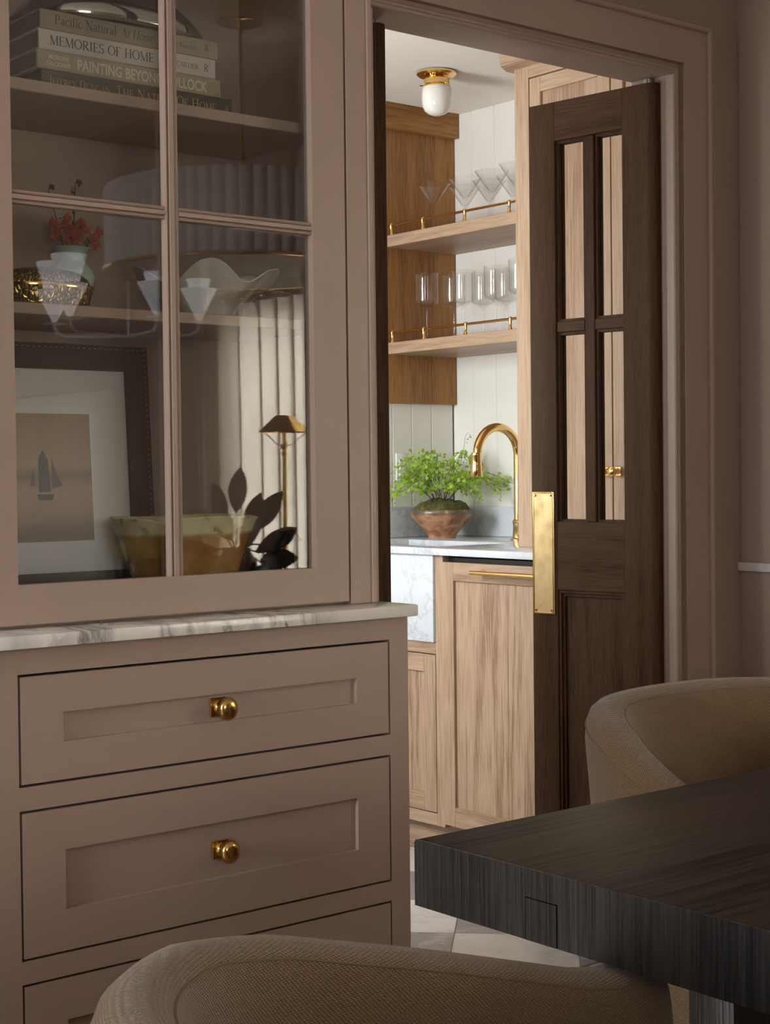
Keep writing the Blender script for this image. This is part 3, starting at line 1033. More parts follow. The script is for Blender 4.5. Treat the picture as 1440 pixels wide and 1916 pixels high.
def serif_text(mb, body, x, z, y, cap, width=None, slant=0.0, small=1.0, bold=1.0):
    """small: size of every capital after the first of a word (small capitals)"""
    adv = 0.0
    items = []
    first = True
    for ch in body:
        w, st = GLY[ch]
        k = 1.0 if first or not ch.isupper() else small
        items.append((adv, k, st))
        adv += (w + 0.06) * k
        first = ch == ' '
    kx = cap if width is None else width / adv
    bm = mb.bm

    def quad(a, b, wa, wb, k, ax):
        d = Vector((b[0] - a[0], b[1] - a[1]))
        if d.length < 1e-6:
            return
        d.normalize()
        n = Vector((-d.y, d.x))
        c = [(a[0] + n.x * wa / 2, a[1] + n.y * wa / 2), (a[0] - n.x * wa / 2, a[1] - n.y * wa / 2), (b[0] - n.x * wb / 2, b[1] - n.y * wb / 2), (b[0] + n.x * wb / 2, b[1] + n.y * wb / 2)]
        vs = [bm.verts.new((x + (ax + (p[0] + slant * p[1]) * k) * kx, y, z + p[1] * k * cap)) for p in c]
        bm.faces.new(vs)
    for ax, k, st in items:
        for s in st:
            if s[0] == 's':
                quad((s[1], s[2]), (s[3], s[4]), s[5] * bold, s[5] * bold, k, ax)
            else:
                _, cx, cy, rx, ry, a0, a1, stress = s
                n = max(5, int(abs(a1 - a0) / 24))
                pr = None
                for i in range(n + 1):
                    a = R(a0 + (a1 - a0) * i / n)
                    p = (cx + rx * math.cos(a), cy + ry * math.sin(a))
                    w = (HN + (TH - HN) * abs(math.cos(a)) ** 1.3 * stress) * bold
                    if pr:
                        quad(pr[0], p, pr[1], w, k, ax)
                    pr = (p, w)
    return mb


M['book1'] = plain('olive_cloth', (0.25, 0.205, 0.145), 0.7, var=0.06, vscale=60)
M['book2'] = plain('pale_jacket', (0.46, 0.42, 0.38), 0.5)
M['book3'] = plain('sand_cloth', (0.31, 0.25, 0.165), 0.8, var=0.1, vscale=250)
M['book4'] = plain('charcoal_cloth', (0.055, 0.05, 0.04), 0.7)
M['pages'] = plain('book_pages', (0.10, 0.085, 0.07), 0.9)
M['ink'] = plain('black_ink', (0.02, 0.018, 0.015), 0.6)
M['ink_grey'] = plain('grey_ink', (0.025, 0.022, 0.018), 0.6)
M['ink_white'] = plain('white_ink', (0.55, 0.50, 0.42), 0.6)
M['ink_gold'] = metal('gold_foil', (0.55, 0.38, 0.16), 0.35)


def book(label, x0, x1, z0, z1, mat, yb=2.46, y0=2.26):
    b = thing('book', label, 'book', ((x0 + x1) / 2, (y0 + yb) / 2, z0), group='books stacked on the cabinet shelf')
    cov = MB()
    cov.box(x0, x1, y0, y0 + 0.003, z0, z1, 0.0012, 1)
    cov.box(x0, x1, y0 + 0.003, yb, z0, z0 + 0.003)
    cov.box(x0, x1, y0 + 0.003, yb, z1 - 0.003, z1)
    part('cover', cov, mat, b)
    part('pages', MB().box(x0 + 0.004, x1 - 0.004, y0 + 0.003, yb - 0.005, z0 + 0.003, z1 - 0.003), 'pages', b)
    return b


def letters(b, name, mb_or_me, mat=None, at=None):
    if isinstance(mb_or_me, MB):
        o = part(name, mb_or_me, mat, b, smooth=False)
    else:
        o = bpy.data.objects.new(name, mb_or_me)
        COL.objects.link(o)
        o.parent = b
        o.location = Vector(at) - world_origin(b)
    return o


YS = 2.2596
# bottom
b4 = book('charcoal book with gold lettering at the bottom of the stack', 1.177, 1.532, 1.7352, 1.7645, 'book4')
letters(b4, 'author_lettering', serif_text(MB(), 'JEFFREY DUNGAN', 1.190, 1.7425, YS, 0.0125, 0.108, small=0.76), 'ink_gold')
letters(b4, 'title_lettering', serif_text(MB(), 'THE NATURE OF HOME', 1.308, 1.7400, YS, 0.0165, 0.192, small=0.80), 'ink_gold')
b3 = book('sandy cloth book with bold white block capitals', 1.169, 1.509, 1.7648, 1.7942, 'book3')
letters(b3, 'author_lettering', text_mesh('MORGAN', 0.0095, M['ink_white'], 0, 0.00012, 1.0, 0.034), at=(1.190, YS, 1.7812))
letters(b3, 'author_lettering', text_mesh('FALCONER', 0.0095, M['ink_white'], 0, 0.00012, 1.0, 0.042), at=(1.186, YS, 1.7708))
letters(b3, 'title_lettering', text_mesh('PAINTING BEYOND POLLOCK', 0.0240, M['ink_white'], 0, 0.0006, 1.02, 0.242), at=(1.240, YS, 1.7705))
b2 = book('pale book with black serif capitals on its spine', 1.173, 1.499, 1.7945, 1.8265, 'book2')
letters(b2, 'title_lettering', serif_text(MB(), 'MEMORIES OF HOME', 1.192, 1.8035, YS, 0.0148, 0.188, bold=1.1), 'ink')
letters(b2, 'author_lettering', serif_text(MB(), 'HEIDI CAILLIER', 1.393, 1.8055, YS, 0.0082, 0.072), 'ink')
b1 = book('olive cloth book on top of the stack under the silver dish', 1.176, 1.504, 1.8268, 1.8572, 'book1')
letters(b1, 'title_lettering', serif_text(MB(), 'Pacific Natural', 1.201, 1.8362, YS, 0.0150, 0.110, bold=1.1), 'ink_grey')
letters(b1, 'title_lettering', serif_text(MB(), 'At Home', 1.318, 1.8362, YS, 0.0145, 0.062, slant=0.25), 'ink_grey')
letters(b1, 'author_lettering', serif_text(MB(), 'Jenni Kayne', 1.398, 1.8375, YS, 0.0085, 0.064), 'ink_grey')


def emblem(b, x, z, s, mat):
    mb = MB()
    serif_text(mb, 'R', x, z, YS, s, s * 0.75)
    mb2 = [(x + 0.1 * s, YS, z - 0.15 * s), (x - 0.12 * s, YS, z - 0.05 * s), (x - 0.1 * s, YS, z + 0.12 * s)]
    mb.tube(arc((x + 0.72 * s, YS, z + 0.95 * s), 0.14 * s, -1.2, 2.2, 6, 'XZ'), 0.022 * s, 4)
    letters(b, 'publisher_mark', mb, mat)


emblem(b1, 1.478, 1.8385, 0.011, 'ink_grey')
emblem(b2, 1.476, 1.8045, 0.012, 'ink')
emblem(b4, 1.517, 1.7420, 0.011, 'ink_gold')

# silver bowl turned over on the books
sb = MB().lathe([(0.150, 0.0), (0.165, 0.002), (0.168, 0.010), (0.160, 0.022), (0.150, 0.034), (0.128, 0.052), (0.095, 0.066), (0.06, 0.073), (0.0, 0.076)], (0, 0, 0), 56,
                fx=lambda a, r, h: (r * (1.0 - 0.30 * math.sin(a) ** 2), h))
o = single('silver_dish', sb, 'silver', 'dark silver dish turned upside down on the books', 'dish', origin=(0, 0, 0), sharp=50)
o.location = (1.345, 2.352, 1.8573)

# framed picture leaning at the back
M['frame_leather'] = plain('dark_leather_frame', (0.040, 0.022, 0.014), 0.45, var=0.3, vscale=40, bumps=0.2, bscale=300)
M['mat_board'] = plain('white_mat_board', (0.72, 0.69, 0.66), 0.8)
pf = thing('framed_picture', 'dark leather frame with white mat and sepia boat print', 'picture', (1.240, 2.428, 0.9262))
pf.rotation_euler = (R(-3.6), 0, 0)
PW, PH, FWd = 0.470, 0.432, 0.043
fr = MB()
hw = PW / 2
for s in (-1, 1):
    fr.prism([(s * hw, 0), (s * hw, PH), (s * (hw - FWd), PH - FWd), (s * (hw - FWd), FWd)], 'Y', -0.0, 0.022)
fr.prism([(-hw, 0), (hw, 0), (hw - FWd, FWd), (-hw + FWd, FWd)], 'Y', 0.0, 0.022)
fr.prism([(-hw, PH), (hw, PH), (hw - FWd, PH - FWd), (-hw + FWd, PH - FWd)], 'Y', 0.0, 0.022)
frame_o = part('frame', fr, 'frame_leather', pf, local=True)
st = MB()
for i in range(44):
    zz = 0.006 + (PH - 0.012) * i / 43
    for s in (-1, 1):
        st.box(s * (hw - 0.006) - 0.0008, s * (hw - 0.006) + 0.0008, -0.0008, 0.0, zz, zz + 0.004)
for i in range(44):
    xx = -hw + 0.006 + (PW - 0.016) * i / 43
    st.box(xx, xx + 0.004, -0.0008, 0.0, PH - 0.0068, PH - 0.0052)
part('stitching', st, plain('pale_stitch', (0.28, 0.22, 0.17), 0.7), frame_o, local=True, kind='stuff')
part('mat', MB().box(-hw + FWd - 0.002, hw - FWd + 0.002, 0.010, 0.014, FWd - 0.002, PH - FWd + 0.002), 'mat_board', pf, local=True)
m_, nt, bb = new_mat('sepia_seascape_print')
tc = nt.nodes.new('ShaderNodeTexCoord')
sx = nt.nodes.new('ShaderNodeSeparateXYZ')
L(nt, tc.outputs['Object'], sx.inputs[0])
nn = N(nt, 'ShaderNodeTexNoise', Scale=26.0, Detail=5.0)
mpp = nt.nodes.new('ShaderNodeMapping')
mpp.inputs['Scale'].default_value = (0.5, 1, 2.0)
L(nt, tc.outputs['Object'], mpp.inputs[0])
L(nt, mpp.outputs[0], nn.inputs['Vector'])
md = N(nt, 'ShaderNodeMath', operation='MULTIPLY_ADD')
md.inputs[1].default_value = 0.035
L(nt, nn.outputs['Fac'], md.inputs[0])
L(nt, sx.outputs['Z'], md.inputs[2])
rm = N(nt, 'ShaderNodeMapRange')
rm.inputs['From Min'].default_value = 0.115
rm.inputs['From Max'].default_value = 0.330
L(nt, md.outputs[0], rm.inputs['Value'])
L(nt, ramp(nt, rm.outputs[0], [(0.05, (0.17, 0.085, 0.04)), (0.22, (0.35, 0.205, 0.125)), (0.40, (0.40, 0.24, 0.15)), (0.52, (0.21, 0.12, 0.065)), (0.58, (0.37, 0.225, 0.12)), (0.95, (0.30, 0.175, 0.08))]), bb.inputs['Base Color'])
bb.inputs['Roughness'].default_value = 0.8
pr_x0, pr_x1, pr_z0, pr_z1 = -0.125, 0.119, 0.096, 0.313
pic = part('print', MB().box(pr_x0, pr_x1, 0.0085, 0.010, pr_z0, pr_z1), m_, pf, local=True)
M['sail_dark'] = plain('print_dark_brown', (0.06, 0.042, 0.032), 0.8)
M['sail_red'] = plain('print_russet', (0.12, 0.055, 0.035), 0.8)
sl = MB()
sl.prism([(0.018, 0.180), (0.019, 0.236), (0.027, 0.252), (0.036, 0.236), (0.040, 0.180)], 'Y', 0.0079, 0.0085)
sl.prism([(0.017, 0.166), (0.043, 0.166), (0.046, 0.176), (0.014, 0.176)], 'Y', 0.0079, 0.0085)
part('sailboat', sl, 'sail_dark', pic, local=True)
s2 = MB()
s2.prism([(0.043, 0.186), (0.044, 0.240), (0.047, 0.224), (0.062, 0.190)], 'Y', 0.0079, 0.0085)
part('sailboat', s2, 'sail_red', pic, local=True)
part('sailboat', MB().prism([(0.002, 0.190), (0.009, 0.222), (0.011, 0.190)], 'Y', 0.0079, 0.0085), 'sail_red', pic, local=True)

# mustard bowl with cream rim
m_, nt, bb = new_mat('mustard_and_cream_glaze')
tc = nt.nodes.new('ShaderNodeTexCoord')
sx = nt.nodes.new('ShaderNodeSeparateXYZ')
L(nt, tc.outputs['Object'], sx.inputs[0])
nn = N(nt, 'ShaderNodeTexNoise', Scale=14.0, Detail=4.0)
L(nt, tc.outputs['Object'], nn.inputs['Vector'])
md = N(nt, 'ShaderNodeMath', operation='MULTIPLY_ADD')
md.inputs[1].default_value = 0.02
L(nt, nn.outputs['Fac'], md.inputs[0])
L(nt, sx.outputs['Z'], md.inputs[2])
must = ramp(nt, nn.outputs['Fac'], [(0.35, (0.28, 0.135, 0.038)), (0.65, (0.43, 0.235, 0.085))])
crm = N(nt, 'ShaderNodeTexNoise', Scale=40.0, Detail=5.0)
L(nt, tc.outputs['Object'], crm.inputs['Vector'])
crc = ramp(nt, crm.outputs['Fac'], [(0.34, (0.32, 0.26, 0.12)), (0.42, (0.62, 0.55, 0.31)), (0.7, (0.72, 0.65, 0.42))])
f = ramp(nt, md.outputs[0], [(0.116, (0, 0, 0)), (0.119, (1, 1, 1))])
mx = N(nt, 'ShaderNodeMixRGB')
L(nt, f, mx.inputs[0])
L(nt, must, mx.inputs[1])
L(nt, crc, mx.inputs[2])
L(nt, mx.outputs[0], bb.inputs['Base Color'])
bb.inputs['Roughness'].default_value = 0.18


def rimwave(a, r, h):
    k = max(0.0, (h - 0.09) / 0.045)
    spout = math.exp(-((a - 3.9) / 0.16) ** 2)
    return ((r + k * 0.006 * spout) * (1 - 0.17 * math.sin(a) ** 2), h - k * 0.006 * spout + k * 0.0015 * math.sin(3 * a))


pb = MB().lathe([(0.0, 0.0), (0.078, 0.0), (0.082, 0.004), (0.096, 0.045), (0.113, 0.095), (0.126, 0.128), (0.130, 0.134), (0.128, 0.136), (0.122, 0.133), (0.108, 0.092), (0.090, 0.045), (0.075, 0.010), (0.0, 0.008)], (0, 0, 0), 64, fx=rimwave)
o = single('pottery_bowl', pb, m_, 'mustard pottery bowl with speckled cream rim before the picture', 'bowl', origin=(0, 0, 0), sharp=50)
o.location = (1.453, 2.303, 0.9258)

# celadon vase with red flowers
M['celadon'] = plain('pale_celadon_glaze', (0.42, 0.53, 0.46), 0.12, coat=0.4)
M['stem'] = plain('green_stem', (0.055, 0.065, 0.03), 0.6)
M['leafd'] = plain('olive_leaf', (0.075, 0.085, 0.04), 0.5)
M['petal'] = plain('coral_petal', (0.36, 0.06, 0.045), 0.6)
M['bud'] = plain('dark_bud', (0.10, 0.02, 0.02), 0.6)
vs = thing('flower_vase', 'pale celadon vase holding coral red flower sprigs', 'vase', (1.314, 2.425, 1.3967))
vp = [(0.0, 0.0), (0.020, 0.0), (0.021, 0.004), (0.026, 0.022), (0.033, 0.045), (0.036, 0.060), (0.033, 0.072), (0.024, 0.081), (0.0185, 0.088), (0.0195, 0.095), (0.026, 0.103), (0.0305, 0.1055), (0.0285, 0.1065), (0.022, 0.102), (0.016, 0.092), (0.014, 0.086), (0.0, 0.080)]
vp = [(r * 1.1, h * 1.13) for r, h in vp]
part('vase_body', MB().lathe(vp, (0, 0, 0), 36), 'celadon', vs, local=True, sharp=60)


def leaf_quad(mb, p, d, up, ln, wd):
    d = Vector(d).normalized()
    s = d.cross(Vector(up)).normalized()
    p = Vector(p)
    n = s.cross(d)
    a = p + d * ln * 0.45
    vs_ = [mb.bm.verts.new(q) for q in (p, a + s * wd * 0.5 + n * wd * 0.15, p + d * ln, a - s * wd * 0.5 + n * wd * 0.15)]
    mb.bm.faces.new(vs_)
    m2 = mb.bm.verts.new(a - n * 0.02 * wd)
    mb.bm.faces.new((vs_[0], vs_[1], m2))
    mb.bm.faces.new((vs_[1], vs_[2], m2))


rnd = random.Random(3)
for k, (ex, ey, ez, kind) in enumerate([(-0.030, 0.0, 0.155, 'f'), (-0.012, 0.005, 0.165, 'f'), (0.006, -0.004, 0.150, 'f'), (0.022, 0.004, 0.160, 'f'), (0.046, 0.0, 0.145, 'f'), (0.012, 0.006, 0.228, 'b'), (-0.040, 0.004, 0.215, 'b'), (-0.004, -0.006, 0.138, 'f')]):
    sp = part('sprig', MB().tube([(0.2 * ex, 0.3 * ey, 0.088), (0.5 * ex, 0.6 * ey, 0.06 + ez * 0.4), (ex, ey, ez)], [0.0012, 0.001, 0.0008], 5), 'stem', vs, local=True)
    lf = MB()
    for q in range(5):
        t = 0.35 + 0.13 * q
        leaf_quad(lf, (ex * t, ey * t, 0.088 + (ez - 0.088) * t), (rnd.uniform(-1, 1), rnd.uniform(-1, 0.4), rnd.uniform(0.2, 1)), (0, 0, 1), 0.014, 0.006)
    part('leaves', lf, 'leafd', sp, local=True, kind='stuff')
    pt = MB()
    for c in range(3 if kind == 'f' else 1):
        cx, cz = ex + rnd.uniform(-0.008, 0.008), ez - 0.010 * c + 0.004
        for q in range(6):
            a = 2 * PI * q / 6 + rnd.random()
            leaf_quad(pt, (cx, ey, cz), (math.cos(a), rnd.uniform(-0.7, 0.1), math.sin(a) * 0.8), (0, -1, 0.2), 0.0115 if kind == 'f' else 0.008, 0.009 if kind == 'f' else 0.005)
    part('blossom', pt, 'petal' if kind == 'f' else 'bud', sp, local=True)

# brass casket
m_, nt, bb = new_mat('embossed_brass')
vr = N(nt, 'ShaderNodeTexVoronoi', Scale=170.0)
vr.feature = 'DISTANCE_TO_EDGE'
L(nt, coords(nt, (1, 1, 0.55)), vr.inputs['Vector'])
fac = ramp(nt, vr.outputs['Distance'], [(0.02, (0, 0, 0)), (0.10, (1, 1, 1))])
mx = N(nt, 'ShaderNodeMixRGB')
L(nt, fac, mx.inputs[0])
mx.inputs[1].default_value = (0.035, 0.022, 0.012, 1)
mx.inputs[2].default_value = (0.52, 0.35, 0.12, 1)
L(nt, mx.outputs[0], bb.inputs['Base Color'])
bb.inputs['Metallic'].default_value = 0.9
bb.inputs['Roughness'].default_value = 0.3
bump(nt, bb, vr.outputs['Distance'], 0.9, 0.004)
M['embossed'] = m_
ck = thing('brass_casket', 'oval embossed brass casket with domed lid beside the vase', 'casket', (1.193, 2.298, 1.3967))
el = lambda a, r, h: (r * (1.0 - 0.28 * abs(math.sin(a)) ** 1.5), h)
part('casket_body', MB().lathe([(0.0, 0.0), (0.072, 0.0), (0.078, 0.006), (0.081, 0.024), (0.082, 0.030), (0.0, 0.030)], (0, 0, 0), 48, fx=el), 'embossed', ck, local=True)
part('casket_band', MB().lathe([(0.080, 0.0290), (0.0855, 0.0300), (0.0860, 0.0325), (0.0855, 0.0345), (0.080, 0.0350)], (0, 0, 0), 48, fx=el), 'brass', ck, local=True)
part('casket_lid', MB().lathe([(0.081, 0.034), (0.076, 0.046), (0.062, 0.056), (0.035, 0.062), (0.0, 0.064)], (0, 0, 0), 48, fx=el), 'embossed', ck, local=True)

# ruffled white bowl
M['porcelain'] = plain('soft_white_porcelain', (0.62, 0.585, 0.52), 0.45)


def ruffle(a, r, h):
    k = max(0.0, (r - 0.045) / 0.08)
    w = math.sin(5 * a - 0.5) + 0.25 * math.sin(3 * a + 1.0)
    rr = r * (1 + 0.09 * k * w)
    if abs(math.sin(a)) > 0.8:
        rr *= 0.93
    return (rr, h + k * 0.017 * w)


rb = MB().lathe([(0.0, 0.0), (0.040, 0.0), (0.045, 0.004), (0.058, 0.022), (0.082, 0.045), (0.108, 0.066), (0.121, 0.076), (0.119, 0.0775), (0.105, 0.069), (0.080, 0.049), (0.055, 0.027), (0.035, 0.010), (0.0, 0.008)], (0, 0, 0), 96, fx=ruffle)
o = single('ruffled_bowl', rb, 'porcelain', 'white handkerchief bowl with a wavy ruffled rim', 'bowl', origin=(0, 0, 0), sharp=60)
o.location = (1.535, 2.350, 1.3967)

# black bird figurine in the lower corner
M['black_glaze'] = plain('black_glaze', (0.018, 0.015, 0.013), 0.15)
bd = MB().tube([(-0.062, 0, 0.012), (-0.045, 0, 0.024), (-0.022, 0, 0.036), (0.0, 0, 0.044), (0.020, 0, 0.056), (0.028, 0, 0.078), (0.034, 0, 0.094), (0.044, 0, 0.096), (0.056, 0, 0.092), (0.066, 0, 0.088)],
               [0.003, 0.013, 0.025, 0.031, 0.028, 0.019, 0.016, 0.012, 0.006, 0.0015], 18)
bd.box(-0.02, 0.022, -0.02, 0.02, 0.0, 0.016, 0.006)
o = single('bird_figurine', bd, 'black_glaze', 'black glazed bird figurine in the cabinet corner beside the bowl', 'figurine', origin=(0, 0, 0), sharp=60)
o.location = (1.622, 2.290, 0.9258)

# ================================================================ pantry furniture
XC = 3.06           # face of the oak base units


def shaker(mb_parent, name, x, y0, y1, z0, z1, st, panelmat='oak_z2', framemat='oak_z', top=None, bot=None, thick=0.02, railmat='oak_y'):
    """a framed oak door facing -x; returns the door with its panel under it"""
    top = top or st
    bot = bot or st
    d = part(name, MB().box(x + 0.009, x + thick - 0.003, y0 + st - 0.004, y1 - st + 0.004, z0 + bot - 0.004, z1 - top + 0.004), panelmat, mb_parent)
    part('stile', MB().box(x, x + thick, y0, y0 + st, z0, z1, 0.001, 1), framemat, d)
    part('stile', MB().box(x, x + thick, y1 - st, y1, z0, z1, 0.001, 1), framemat, d)
    part('rail', MB().box(x + 0.0003, x + thick, y0 + st, y1 - st, z0, z0 + bot, 0.0008, 1), railmat, d)
    part('rail', MB().box(x + 0.0003, x + thick, y0 + st, y1 - st, z1 - top, z1, 0.0008, 1), railmat, d)
    return d


# sink unit with marble apron
sk = thing('sink_cabinet', 'oak sink cabinet with a pale marble apron front', 'cabinet', (3.3, 3.8, 0))
part('stile', MB().box(XC, XC + 0.03, 3.466, 3.500, 0.10, 0.893, 0.001, 1), 'oak_z', sk)
part('stile', MB().box(XC, XC + 0.03, 4.065, 4.110, 0.10, 0.893, 0.001, 1), 'oak_z', sk)
part('face_rail', MB().box(XC, XC + 0.02, 3.500, 4.065, 0.603, 0.636, 0.001, 1), 'oak_y', sk)
part('face_rail', MB().box(XC, XC + 0.02, 3.500, 4.065, 0.10, 0.135, 0.001, 1), 'oak_y', sk)
part('carcass', MB().box(XC + 0.03, 3.685, 3.470, 3.490, 0.10, 0.893).box(XC + 0.03, 3.685, 4.09, 4.108, 0.10, 0.893).box(XC + 0.03, 3.685, 3.49, 4.09, 0.10, 0.118).box(3.67, 3.685, 3.49, 4.09, 0.118, 0.893), 'oak_z', sk)
shaker(sk, 'door', XC, 3.503, 3.781, 0.138, 0.600, 0.052)
shaker(sk, 'door', XC, 3.784, 4.062, 0.138, 0.600, 0.052)
part('apron', MB().box(XC - 0.008, XC + 0.024, 3.501, 4.064, 0.637, 0.893, 0.002), 'carrara', sk, label='pale marble apron front')
part('plinth', MB().box(XC + 0.05, XC + 0.07, 2.56, 4.11, 0.0, 0.099), 'oak_y', sk)

dw = thing('dishwasher', 'oak-fronted dishwasher with long brass bar handle', 'dishwasher', (3.35, 3.16, 0.1))
part('tub', MB().box(XC + 0.022, 3.66, 2.868, 3.463, 0.103, 0.886), 'black', dw)
d = shaker(dw, 'front_panel', XC - 0.008, 2.870, 3.461, 0.112, 0.874, 0.048, top=0.053, bot=0.055)
hd = part('handle', MB().tube([(XC - 0.045, 3.03, 0.851), (XC - 0.045, 3.30, 0.851)], 0.0062, 14), 'brass', d)
part('handle_post', MB().tube([(XC - 0.045, 3.285, 0.851), (XC - 0.008, 3.285, 0.851)], 0.0055, 10).lathe([(0.0, 0.0), (0.0085, 0.0), (0.0085, -0.003), (0.0, -0.003)], (XC - 0.008, 3.285, 0.851), 14, 'X'), 'brass', d)
part('handle_post', MB().tube([(XC - 0.045, 3.045, 0.851), (XC - 0.008, 3.045, 0.851)], 0.0055, 10), 'brass', d)

eb = thing('end_cabinet', 'plain oak base cabinet hidden behind the open dark door', 'cabinet', (3.35, 2.7, 0.1))
part('carcass', MB().box(XC + 0.022, 3.685, 2.53, 2.866, 0.10, 0.893), 'oak_z', eb)
shaker(eb, 'door', XC, 2.533, 2.863, 0.12, 0.885, 0.05)

# worktop with the sink cut-out and its basin
ct = MB()
z0, z1 = 0.8935, 0.914
SX0, SX1, SY0, SY1 = 3.115, 3.40, 3.545, 4.02
ct.box(3.035, 3.739, 2.526, SY0, z0, z1, 0.002)
ct.box(3.035, 3.739, SY1, 4.171, z0, z1, 0.002)
ct.box(3.035, SX0, SY0, SY1, z0, z1, 0.002)
ct.box(SX1, 3.739, SY0, SY1, z0, z1, 0.002)
single('marble_worktop', ct, 'carrara', 'pale marble worktop with the sink under the fern', 'countertop')
bs = MB()
bs.box(SX0 - 0.012, SX0 - 0.001, SY0 - 0.012, SY1 + 0.012, 0.70, 0.893)
bs.box(SX1 + 0.001, SX1 + 0.012, SY0 - 0.012, SY1 + 0.012, 0.70, 0.893)
bs.box(SX0 - 0.001, SX1 + 0.001, SY0 - 0.012, SY0 - 0.001, 0.70, 0.893)
bs.box(SX0 - 0.001, SX1 + 0.001, SY1 + 0.001, SY1 + 0.012, 0.70, 0.893)
bs.box(SX0 - 0.012, SX1 + 0.012, SY0 - 0.012, SY1 + 0.012, 0.69, 0.70)
single('sink_basin', bs, 'carrara', 'marble sink basin below the brass faucet', 'sink')
sp = MB()
sp.box(3.720, 3.738, 3.338, 4.151, 0.9142, 1.016, 0.002)
sp.box(3.036, 3.738, 4.152, 4.170, 0.9142, 1.018, 0.002)
single('backsplash', sp, 'carrara', 'low pale marble backsplash behind the fern and faucet', 'backsplash')

# oak larder along the opposite side of the pantry, mirrored in the door glass
ld = thing('oak_larder', 'oak larder opposite the shelves, mirrored in the door glass', 'cabinet', (1.46, 3.25, 0))
part('carcass', MB().box(PX0 + 0.005, 1.60, 2.985, 3.515, 0.0, 2.30), 'oak_z', ld)
for k in range(1):
    y0_, y1_ = 2.99, 3.51
    st_ = 0.055
    dr_ = part('door', MB().box(1.600, 1.612, y0_ + st_ - 0.004, y1_ - st_ + 0.004, 0.164, 2.226), 'oak_z2', ld)
    part('stile', MB().box(1.600, 1.620, y0_, y0_ + st_, 0.11, 2.28, 0.001, 1), 'oak_z', dr_)
    part('stile', MB().box(1.600, 1.620, y1_ - st_, y1_, 0.11, 2.28, 0.001, 1), 'oak_z', dr_)
    part('rail', MB().box(1.600, 1.620, y0_ + st_, y1_ - st_, 0.11, 0.168, 0.001, 1), 'oak_y', dr_)
    part('rail', MB().box(1.600, 1.620, y0_ + st_, y1_ - st_, 2.222, 2.28, 0.001, 1), 'oak_y', dr_)
    part('knob', MB().lathe([(0.0, 0.030), (0.010, 0.029), (0.014, 0.024), (0.012, 0.018), (0.005, 0.013), (0.005, 0.0)], (1.620, y1_ - 0.03, 1.13), 18, 'X'), 'brass', dr_)

# tall oak cupboard standing on the worktop
tc_ = thing('tall_cabinet', 'tall pale oak cupboard seen through the glazed door', 'cabinet', (3.45, 2.95, 0.9142))
XT = 3.238
part('carcass', MB().box(XT + 0.02, 3.738, 2.545, 3.335, 0.9142, 2.29), 'oak_z', tc_)
part('stile', MB().box(XT, XT + 0.02, 3.278, 3.335, 0.9142, 2.29, 0.001, 1), 'oak_z', tc_)
part('stile', MB().box(XT, XT + 0.02, 2.545, 2.600, 0.9142, 2.29, 0.001, 1), 'oak_z', tc_)
part('face_rail', MB().box(XT, XT + 0.02, 2.600, 3.278, 2.255, 2.29, 0.001, 1), 'oak_y', tc_)
part('crown', MB().prism([(XT - 0.004, 2.288), (XT - 0.030, 2.300), (XT - 0.036, 2.345), (XT - 0.036, 2.370), (3.738, 2.370), (3.738, 2.288)], 'Y', 2.545, 3.362), 'oak_y', tc_)
for (a, b, ky) in ((2.967, 3.274, 2.985), (2.604, 2.963, 2.945)):
    d = shaker(tc_, 'door', XT, a, b, 0.918, 2.251, 0.043, panelmat='oak_z')
    part('knob_plate', MB().box(XT - 0.003, XT, ky - 0.012, ky + 0.012, 1.118, 1.142, 0.001, 1), 'brass', d)
    part('knob', MB().lathe([(0.0, -0.036), (0.008, -0.0355), (0.013, -0.032), (0.0145, -0.027), (0.012, -0.023), (0.006, -0.018), (0.0052, -0.010), (0.009, -0.003)], (XT, ky, 1.13), 20, 'X'), 'brass', d)

# oak end panel on the back wall
ep = thing('oak_end_panel', 'honey oak panel at the far end of the shelves', 'panel', (3.3, 4.16, 1.368))
xe = [2.75, 3.06, 3.27, 3.48, 3.675]
part('slab', MB().box(2.75, 3.736, 4.150, 4.171, 1.368, 2.34, 0.001, 1), 'oak_honey', ep)
part('cornice', MB().box(2.75, 3.738, 4.126, 4.171, 2.287, 2.3705, 0.001, 1), 'oak_honey_x', ep)

# shelves with brass gallery rails


def oak_shelf(label, z0, z1):
    s = thing('glass_shelf', label, 'shelf', (3.55, 3.7, z0), group='oak shelves with brass rails')
    part('board', MB().box(3.42, 3.737, 3.338, 4.149, z0, z1, 0.0015, 1), 'oak_y', s)
    zr = z1 + 0.034
    part('gallery_rail', MB().tube([(3.436, 3.338, zr), (3.436, 4.148, zr)], 0.0042, 12), 'brass', s)
    for y in (4.135, 3.974, 3.769, 3.565, 3.36):
        part('rail_post', MB().lathe([(0.0, 0.0415), (0.004, 0.041), (0.0062, 0.037), (0.0065, 0.033), (0.0048, 0.028), (0.0045, 0.010), (0.0062, 0.006), (0.0075, 0.003), (0.0075, 0.0)], (3.436, y, z1), 14), 'brass', s)
    return s


oak_shelf('upper oak shelf with brass rail holding martini glasses', 1.889, 1.927)
oak_shelf('lower oak shelf with brass rail holding wine glasses', 1.531, 1.569)


def glassware(name, label, prof, spots, z, cat, group):
    proto = None
    for (x, y) in spots:
        if proto is None:
            mb = MB().lathe(prof, (0, 0, 0), 40)
            me = mb.mesh(name, 'stemglass', (0, 0, 0), 60)
            proto = me
        o = bpy.data.objects.new(name, proto)
        COL.objects.link(o)
        o.location = (x, y, z + 0.0003)
        tag(o, label, cat, group)


